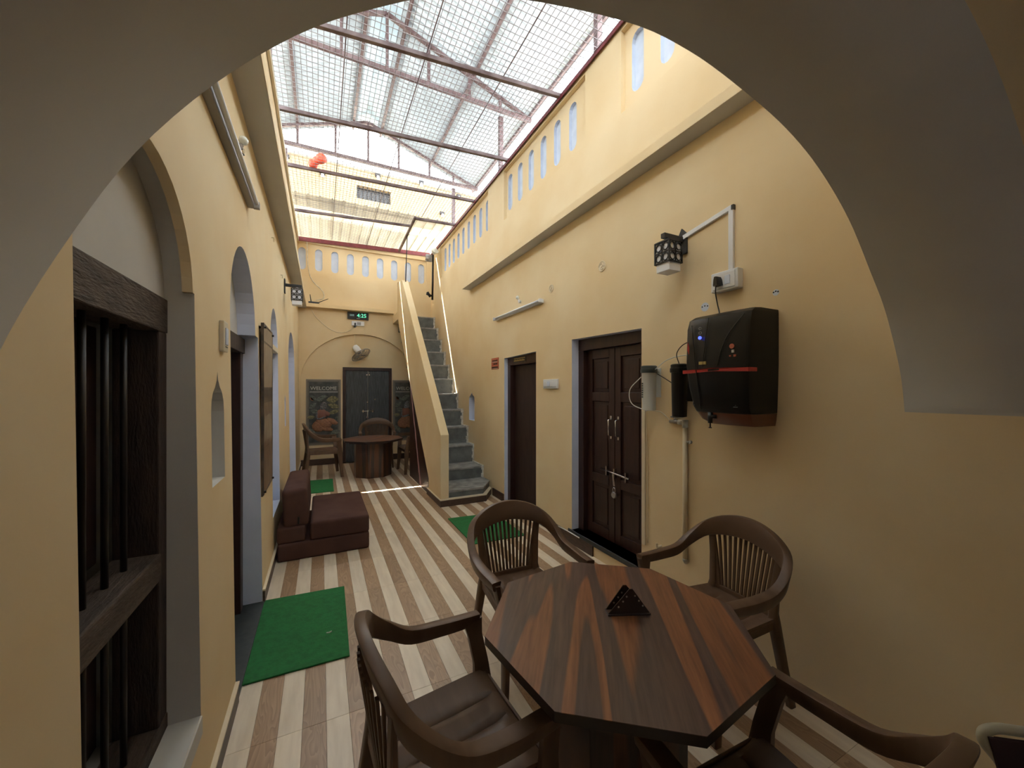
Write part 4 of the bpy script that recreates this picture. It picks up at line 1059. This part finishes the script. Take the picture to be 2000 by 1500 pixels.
for y_, z_, s_ in ((1.755, 2.165, 1), (1.30, 2.16, .6)):
    m_ = MB(); 
    for k in range(3): m_.cyl((XR - .002, y_ + .02*(k-1)*s_, z_ + .004*(k % 2)), (XR + .001, y_ + .02*(k-1)*s_, z_ + .004*(k % 2)), .005, 8, mi=1)
    m_.cyl((XR - .0012, y_, z_ - .003), (XR + .001, y_, z_ - .003), .03*s_, 14, mi=0)
    struct(m_.build('wall_screw_holes', ['slot_white', 'iron']))

# ---------------------------------------------------------------- poster scroll on the left wall
ps = empty('hanging_scroll_picture', (LX(1.45) - .024, 3.70, 1.45)); tag(ps, 'tall brown framed picture panel mounted on pins beside the left arched doorway', 'picture')
def lp(x0, x1, y0, y1, z0, z1): return MB().box(x0 - 0, x1, y0 - 3.75, y1 - 3.75, z0 - 1.45, z1 - 1.45)
lp(.03, .045, 3.44, 4.02, .80, 2.10).build('backing', 'scroll_dark', ps, bevel=.003)
lp(.045, .047, 3.46, 4.01, 1.97, 2.09).build('top_band', 'scroll_beige', ps)
lp(.0452, .0475, 3.46, 4.01, 1.955, 1.968).build('line', 'scroll_dark', ps)
lp(.045, .047, 3.46, 4.01, 1.62, 1.955).build('sky_field', 'scroll_beige', ps)
lp(.045, .047, 3.46, 4.01, 1.50, 1.62).build('dark_band', 'scroll_dark', ps)
lp(.045, .047, 3.46, 4.01, 1.16, 1.50).build('figure_field', 'scroll_brown', ps)
lp(.045, .047, 3.46, 4.01, .82, 1.155).build('lower_field', 'scroll_brown', ps)
m_ = MB(); 
for k in range(5):
    m_.prism(arch_open(3.50 - 3.75 + k*.10, 3.58 - 3.75 + k*.10, 1.20 - 1.45, 1.36 - 1.45, .04, 6), lambda a, b, d: Vector((.0472 + d, a, b)), 0, .0008)
m_.build('arch_motifs', 'scroll_beige', ps)
m_ = MB(); 
for z0, z1 in ((.81, .822), (2.088, 2.10)): m_.box(.044, .050, 3.44 - 3.75, 4.02 - 3.75, z0 - 1.45, z1 - 1.45)
for y0, y1 in ((3.44, 3.452), (4.008, 4.02)): m_.box(.044, .050, y0 - 3.75, y1 - 3.75, .81 - 1.45, 2.1 - 1.45)
m_.build('frame', 'scroll_dark', ps)
for y in (3.47, 3.99):
    for z in (.83, 2.07):
        m_ = MB(); m_.cyl((-.01, y - 3.75, z - 1.45), (.062, y - 3.75, z - 1.45), .009, 8); m_.build('mount_pin', 'iron', ps)

# ---------------------------------------------------------------- welcome panels on the far wall
def leafpoly(cx, cz, L_, W_, ang, n=7):
    out = []
    for k in range(n + 1): 
        t = k/n; out.append((t*L_ - L_/2, W_*math.sin(math.pi*t)**.8 / 2))
    for k in range(n - 1, 0, -1):
        t = k/n; out.append((t*L_ - L_/2, -W_*math.sin(math.pi*t)**.8 / 2))
    c, s = math.cos(ang), math.sin(ang)
    return [(cx + a*c - b*s, cz + a*s + b*c) for a, b in out]
def blob(m_, cx, cz, rx, rz_, ry, ang=0, d=.0):
    M = Matrix.Translation((cx, -.018 - d, cz)) @ Matrix.Rotation(ang, 4, 'Y') @ Matrix.Diagonal((rx, ry, rz_, 1))
    bmesh.ops.create_icosphere(m_.bm, subdivisions=2, radius=1, matrix=M)
def welcome(xc, lab):
    w = empty('welcome_panel', (xc, YF + .07, 1.12)); tag(w, lab, 'picture', 'welcome relief panels')
    W2, H2 = .335, .70
    MB().box(-W2, W2, -.016, 0, -H2, H2).build('backing', 'print_frame', w, bevel=.003)
    MB().box(-W2 + .035, W2 - .035, -.018, -.012, -H2 + .035, H2 - .035).build('slate_field', 'slate', w)
    m_ = MB(); a = W2 - .045; b = H2 - .045; t = .009
    m_.box(-a, a, -.022, -.017, b - t, b); m_.box(-a, a, -.022, -.017, -b, -b + t); m_.box(-a, -a + t, -.022, -.017, -b, b); m_.box(a - t, a, -.022, -.017, -b, b)
    m_.build('inner_border', 'print_frame', w)
    text_mesh('lettering', 'WELCOME', .105, 'print_white', w, frame_M((0, -.019, .505), (1, 0, 0), (0, 0, 1)), .0015)
    m_ = MB(); m_.box(-.27, .27, -.0195, -.018, .425, .437)
    for k in range(20): m_.box(-.26 + k*.027, -.245 + k*.027, -.0205, -.018, .415, .447)
    m_.build('script_line', 'grey_mark', w)
    random.seed(5)
    for k, (cx, cz, L_, W_, ang, mt) in enumerate((( -.20, .30, .17, .09, 2.4, 'leaf_grey'), (-.07, .28, .17, .10, .5, 'leaf_grey'), (.17, .27, .24, .15, .1, 'leaf_olive'), (.19, .13, .24, .11, -.3, 'leaf_olive'),
                                          (.20, .0, .22, .09, .3, 'leaf_olive'), (-.21, .14, .17, .09, .7, 'leaf_grey'), (-.17, .02, .17, .09, -.2, 'leaf_grey'), (-.24, -.10, .14, .08, .1, 'leaf_olive'),
                                          (.22, -.44, .22, .10, .3, 'leaf_grey'), (.0, .33, .16, .06, 0, 'leaf_grey'), (.25, -.15, .13, .07, 1.2, 'leaf_grey'), (-.22, -.42, .2, .1, -1.0, 'leaf_grey'), (-.23, .28, .10, .05, -.9, 'figure_orange'))):
        m_ = MB(); m_.prism(leafpoly(cx, cz, L_, W_, ang), lambda a, b, d: Vector((a, -.018 - d, b)), 0, .006 + .002*(k % 3)); m_.build('leaf', mt, w, bevel=.002)
    m_ = MB(); blob(m_, .0, .135, .065, .085, .03); blob(m_, -.03, .10, .055, .07, .028); m_.build('veiled_head', 'figure_grey', w, smooth=60)
    m_ = MB(); blob(m_, -.03, -.04, .09, .12, .03); blob(m_, -.11, -.06, .035, .12, .022, .15); blob(m_, .05, -.03, .08, .05, .022, .5); m_.build('torso', 'figure_rose', w, smooth=60)
    m_ = MB(); m_.tube(catmull([(-.13, -.03, -.0), (-.13, -.035, -.13), (-.04, -.045, -.13), (.02, -.045, -.10)], 5), .018, 8); m_.build('arm', 'figure_grey', w, smooth=60)
    m_ = MB(); blob(m_, .0, -.24, .17, .11, .032, .35); blob(m_, -.10, -.30, .13, .12, .03, .6); blob(m_, .16, -.20, .13, .06, .024, .5); blob(m_, .05, -.36, .14, .05, .024, .2); m_.build('skirt', 'figure_orange', w, smooth=60)
    return w
welcome(.045, 'dark WELCOME relief panel with seated woman and leaves left of the grey door')
welcome(1.80, 'dark WELCOME relief panel right of the grey door, partly hidden by the stairs')

# ---------------------------------------------------------------- digital clock, socket, fan, router
ck = empty('digital_clock', (.72, YF, 3.215)); tag(ck, 'black digital wall clock with green digits under the far ledge', 'clock')
MB().box(-.215, .215, -.035, 0, -.078, .078).build('case', 'black_matte', ck, bevel=.004)
text_mesh('digits', '4:25', .115, 'green_led', ck, frame_M((.075, -.0365, .005), (1, 0, 0), (0, 0, 1)), .0008)
text_mesh('small_digits', '888', .06, 'green_led_dim', ck, frame_M((-.125, -.0365, .005), (1, 0, 0), (0, 0, 1)), .0008)
m_ = MB(); m_.box(-.03, .04, -.0365, -.035, -.062, -.052); m_.build('caption_line', 'print_white', ck)
s2 = empty('socket_board', (.72, YF, 3.05)); tag(s2, 'white socket board with black plugs just under the digital clock', 'socket')
MB().box(-.13, .13, -.03, 0, -.05, .05).build('plate', 'plastic_white', s2, bevel=.004)
MB().box(-.02, .06, -.032, -.029, -.03, .03).build('socket_face', 'grey_mark', s2, bevel=.002)
ad = empty('power_adapter', (.66, YF - .03, 3.02)); tag(ad, 'black adapter plug in the socket board under the clock', 'plug')
MB().box(-.018, .018, -.05, 0, -.06, .035).build('adapter_body', 'black', ad, bevel=.006)
tubes('wall_cable', [(.66, YF - .03, 2.96), (.45, YF - .01, 2.84), (.2, YF - .01, 2.87), (-.08, YF - .01, 3.10), (-.20, YF - .02, 3.30)], .006, 'cream', 'thin cable drooping across the far wall from clock socket to router', 'cable')
tubes('wall_cable', [(-.10, 8.95, 3.45), (.04, 9.0, 3.52), (.02, 9.04, 3.68), (-.18, YF - .015, 3.9), (-.25, YF - .015, 4.2), (-.27, YF - .01, 4.7)], .006, 'plaster_edge', 'thin cable rising from the router up the far parapet', 'cable')
rt = empty('wifi_router', (-.14, 8.98, 3.386)); tag(rt, 'small black router with two antennas on the far ledge corner', 'router')
MB().box(-.10, .10, -.05, .05, .0, .035).build('router_body', 'black', rt, bevel=.008)
for a, b in (((-.05, .02, .03), (-.07, .02, .19)), ((.08, .0, .03), (.27, .0, .13))):
    m_ = MB(); m_.tube([a, b], [.009, .006], 8); m_.build('antenna', 'black', rt)
fn = empty('hanging_fan', (.69, 8.93, 2.47)); tag(fn, 'small white caged fan tilted on the far arch above the grey door', 'fan')
ax_ = Vector((.50, -.35, -.80)).normalized(); Mf = ax_.to_track_quat('Z', 'Y').to_matrix().to_4x4()
m_ = MB(); m_.lathe([(.03, -.10), (.055, -.085), (.07, -.03), (.07, .07), (.05, .10)], 20, M=Mf @ Matrix.Translation((0, 0, .0))); m_.build('motor', 'plastic_white', fn, smooth=50)
m_ = MB()
for rr, zz in ((.21, .16), (.20, .14), (.16, .185), (.11, .195), (.05, .2), (.16, .12), (.11, .11)):
    m_.tube([Mf @ Vector((rr*math.cos(t), rr*math.sin(t), zz)) for t in [2*math.pi*k/28 for k in range(28)]], .0035 if rr < .2 else .006, 5, closed=True)
for k in range(24):
    t = 2*math.pi*k/24; c, s = math.cos(t), math.sin(t)
    m_.tube([Mf @ Vector((r_*c, r_*s, z_)) for r_, z_ in ((.05, .2), (.16, .185), (.21, .16), (.16, .12), (.06, .10))], .002, 4)
m_.build('guard', 'steel_dull', fn)
for k in range(3):
    M3 = Mf @ Matrix.Rotation(2*math.pi*k/3, 4, 'Z') @ Matrix.Translation((.10, 0, .15)) @ Matrix.Rotation(R(22), 4, 'X')
    m_ = MB(); m_.prism(leafpoly(0, 0, .17, .10, 0), lambda a, b, d: M3 @ Vector((a, b, d)), 0, .003); m_.build('blade', 'fixture_grey', fn)
m_ = MB(); m_.cyl((-.02, .13, .0), (-.02, .0, .0), .014, 10); m_.cyl((-.02, .135, .0), (-.02, .12, .0), .045, 14); m_.build('wall_bracket', 'plastic_white', fn, smooth=40)
m_ = MB(); m_.tube([(-.03, .10, .08), (-.035, .12, .33)], .004, 6); m_.build('cord', 'cream', fn)

# floodlight and conduit pole in the far right corner
fl = empty('flood_light', (2.20, 8.45, 4.58)); tag(fl, 'round white floodlight on a dark post at the top of the stairs', 'light')
m_ = MB(); m_.tube([(.03, 0, .02), (.015, 0, -.98)], .022, 10); m_.build('post', 'iron', fl)
m_ = MB(); m_.cyl((.03, -.03, .06), (.05, -.10, .10), .05, 16, r2=.085); m_.build('lamp_head', 'bulb', fl, smooth=50)
m_ = MB(); m_.box(-.13, .0, -.02, .03, -.14, .02); m_.cyl((-.12, 0, -.06), (-.06, 0, -.10), .05, 10); m_.build('bracket', 'steel_dull', fl, bevel=.006)
m_ = MB(); m_.cyl((-.12, 0, -.86), (.02, 0, -.90), .022, 8); m_.cyl((-.10, 0, -.82), (-.03, 0, -.92), .03, 8); m_.build('clamp', 'iron', fl)

# white cable on the floor by the right wall
tubes('floor_cable', [(2.20, 3.95, .115), (2.27, 3.70, .118), (2.315, 3.45, .114), (2.315, 3.15, .114)], .006, 'cable_white', 'white cable lying along the right baseboard behind the chair', 'cable')

# tubular chair at the lower right edge of view
tcx = empty('tubular_chair', (1.60, .15, 0)); tag(tcx, 'cream tube-frame chair with dark mesh back at the lower right corner', 'chair')
A = Vector((1.534, .357, .72)); d_ = Vector((.8, -.6, 0)); B = A + d_*.44; nrm = Vector((-.6, -.8, 0))
def tp(name, m_, mt, **k):
    o = m_.build(name, mt, tcx, **k); o.matrix_parent_inverse = Matrix.Translation(-Vector(tcx.location)); return o
m_ = MB()
up_ = Vector((.0, .0, -1))
m_.tube(catmull([A + Vector((.10, -.09, -.72)) + nrm*.02, A + Vector((.09, -.08, -.45)), A + Vector((.055, -.045, -.14)), A + Vector((.01, -.008, -.035)), A + d_*.03, A + d_*.10 + Vector((0, 0, .003)), A + d_*.22 + Vector((0,0,.004)), B - d_*.10, B - d_*.03, B + Vector((-.01, .008, -.035)), B - Vector((.03, -.03, .14)), B - Vector((.06, -.06, .45)), B - Vector((.07, -.07, .715))], 5), .0125, 10)
tp('back_frame', m_, 'cane_tube')
def bq(s, t): 
    top = A + d_*(.035 + .37*s) + Vector((0, 0, -.02)); bot = A + d_*(.10 + .24*s) + Vector((0, 0, -.30)); return top.lerp(bot, t)
m_ = MB()
for k in range(31): m_.tube([bq(k/30, 0), bq(k/30, 1)], .0012, 4)
for k in range(27): m_.tube([bq(0, k/26), bq(1, k/26)], .0012, 4)
w_ = tp('woven_mesh', m_, 'mesh_dark'); w_['kind'] = 'stuff'
m_ = MB(); P4 = [bq(-.06, -.03), bq(1.06, -.03), bq(1.08, 1), bq(-.08, 1)]; off = nrm*.012
vv = [m_.bm.verts.new(p + off*k) for k in (1, 1.6) for p in P4]
for f in ((0,1,2,3), (7,6,5,4), (0,4,5,1), (1,5,6,2), (2,6,7,3), (3,7,4,0)): m_.bm.faces.new([vv[i] for i in f])
tp('back_pad', m_, 'mesh_dark')
m_ = MB(); c0 = bq(.5, 1) + nrm*.23
Ms = frame_M((c0.x, c0.y, .43), d_, -nrm)
m_.box(-.2, .2, -.2, .2, -.02, .02, 0, Ms); tp('seat', m_, 'mesh_dark', bevel=.01)
for sx in (-1, 1):
    q0 = Ms @ Vector((sx*.19, -.19, 0)); m_ = MB(); m_.tube([q0, (q0.x, q0.y, .0)], .0125, 8); tp('leg', m_, 'cane_tube')
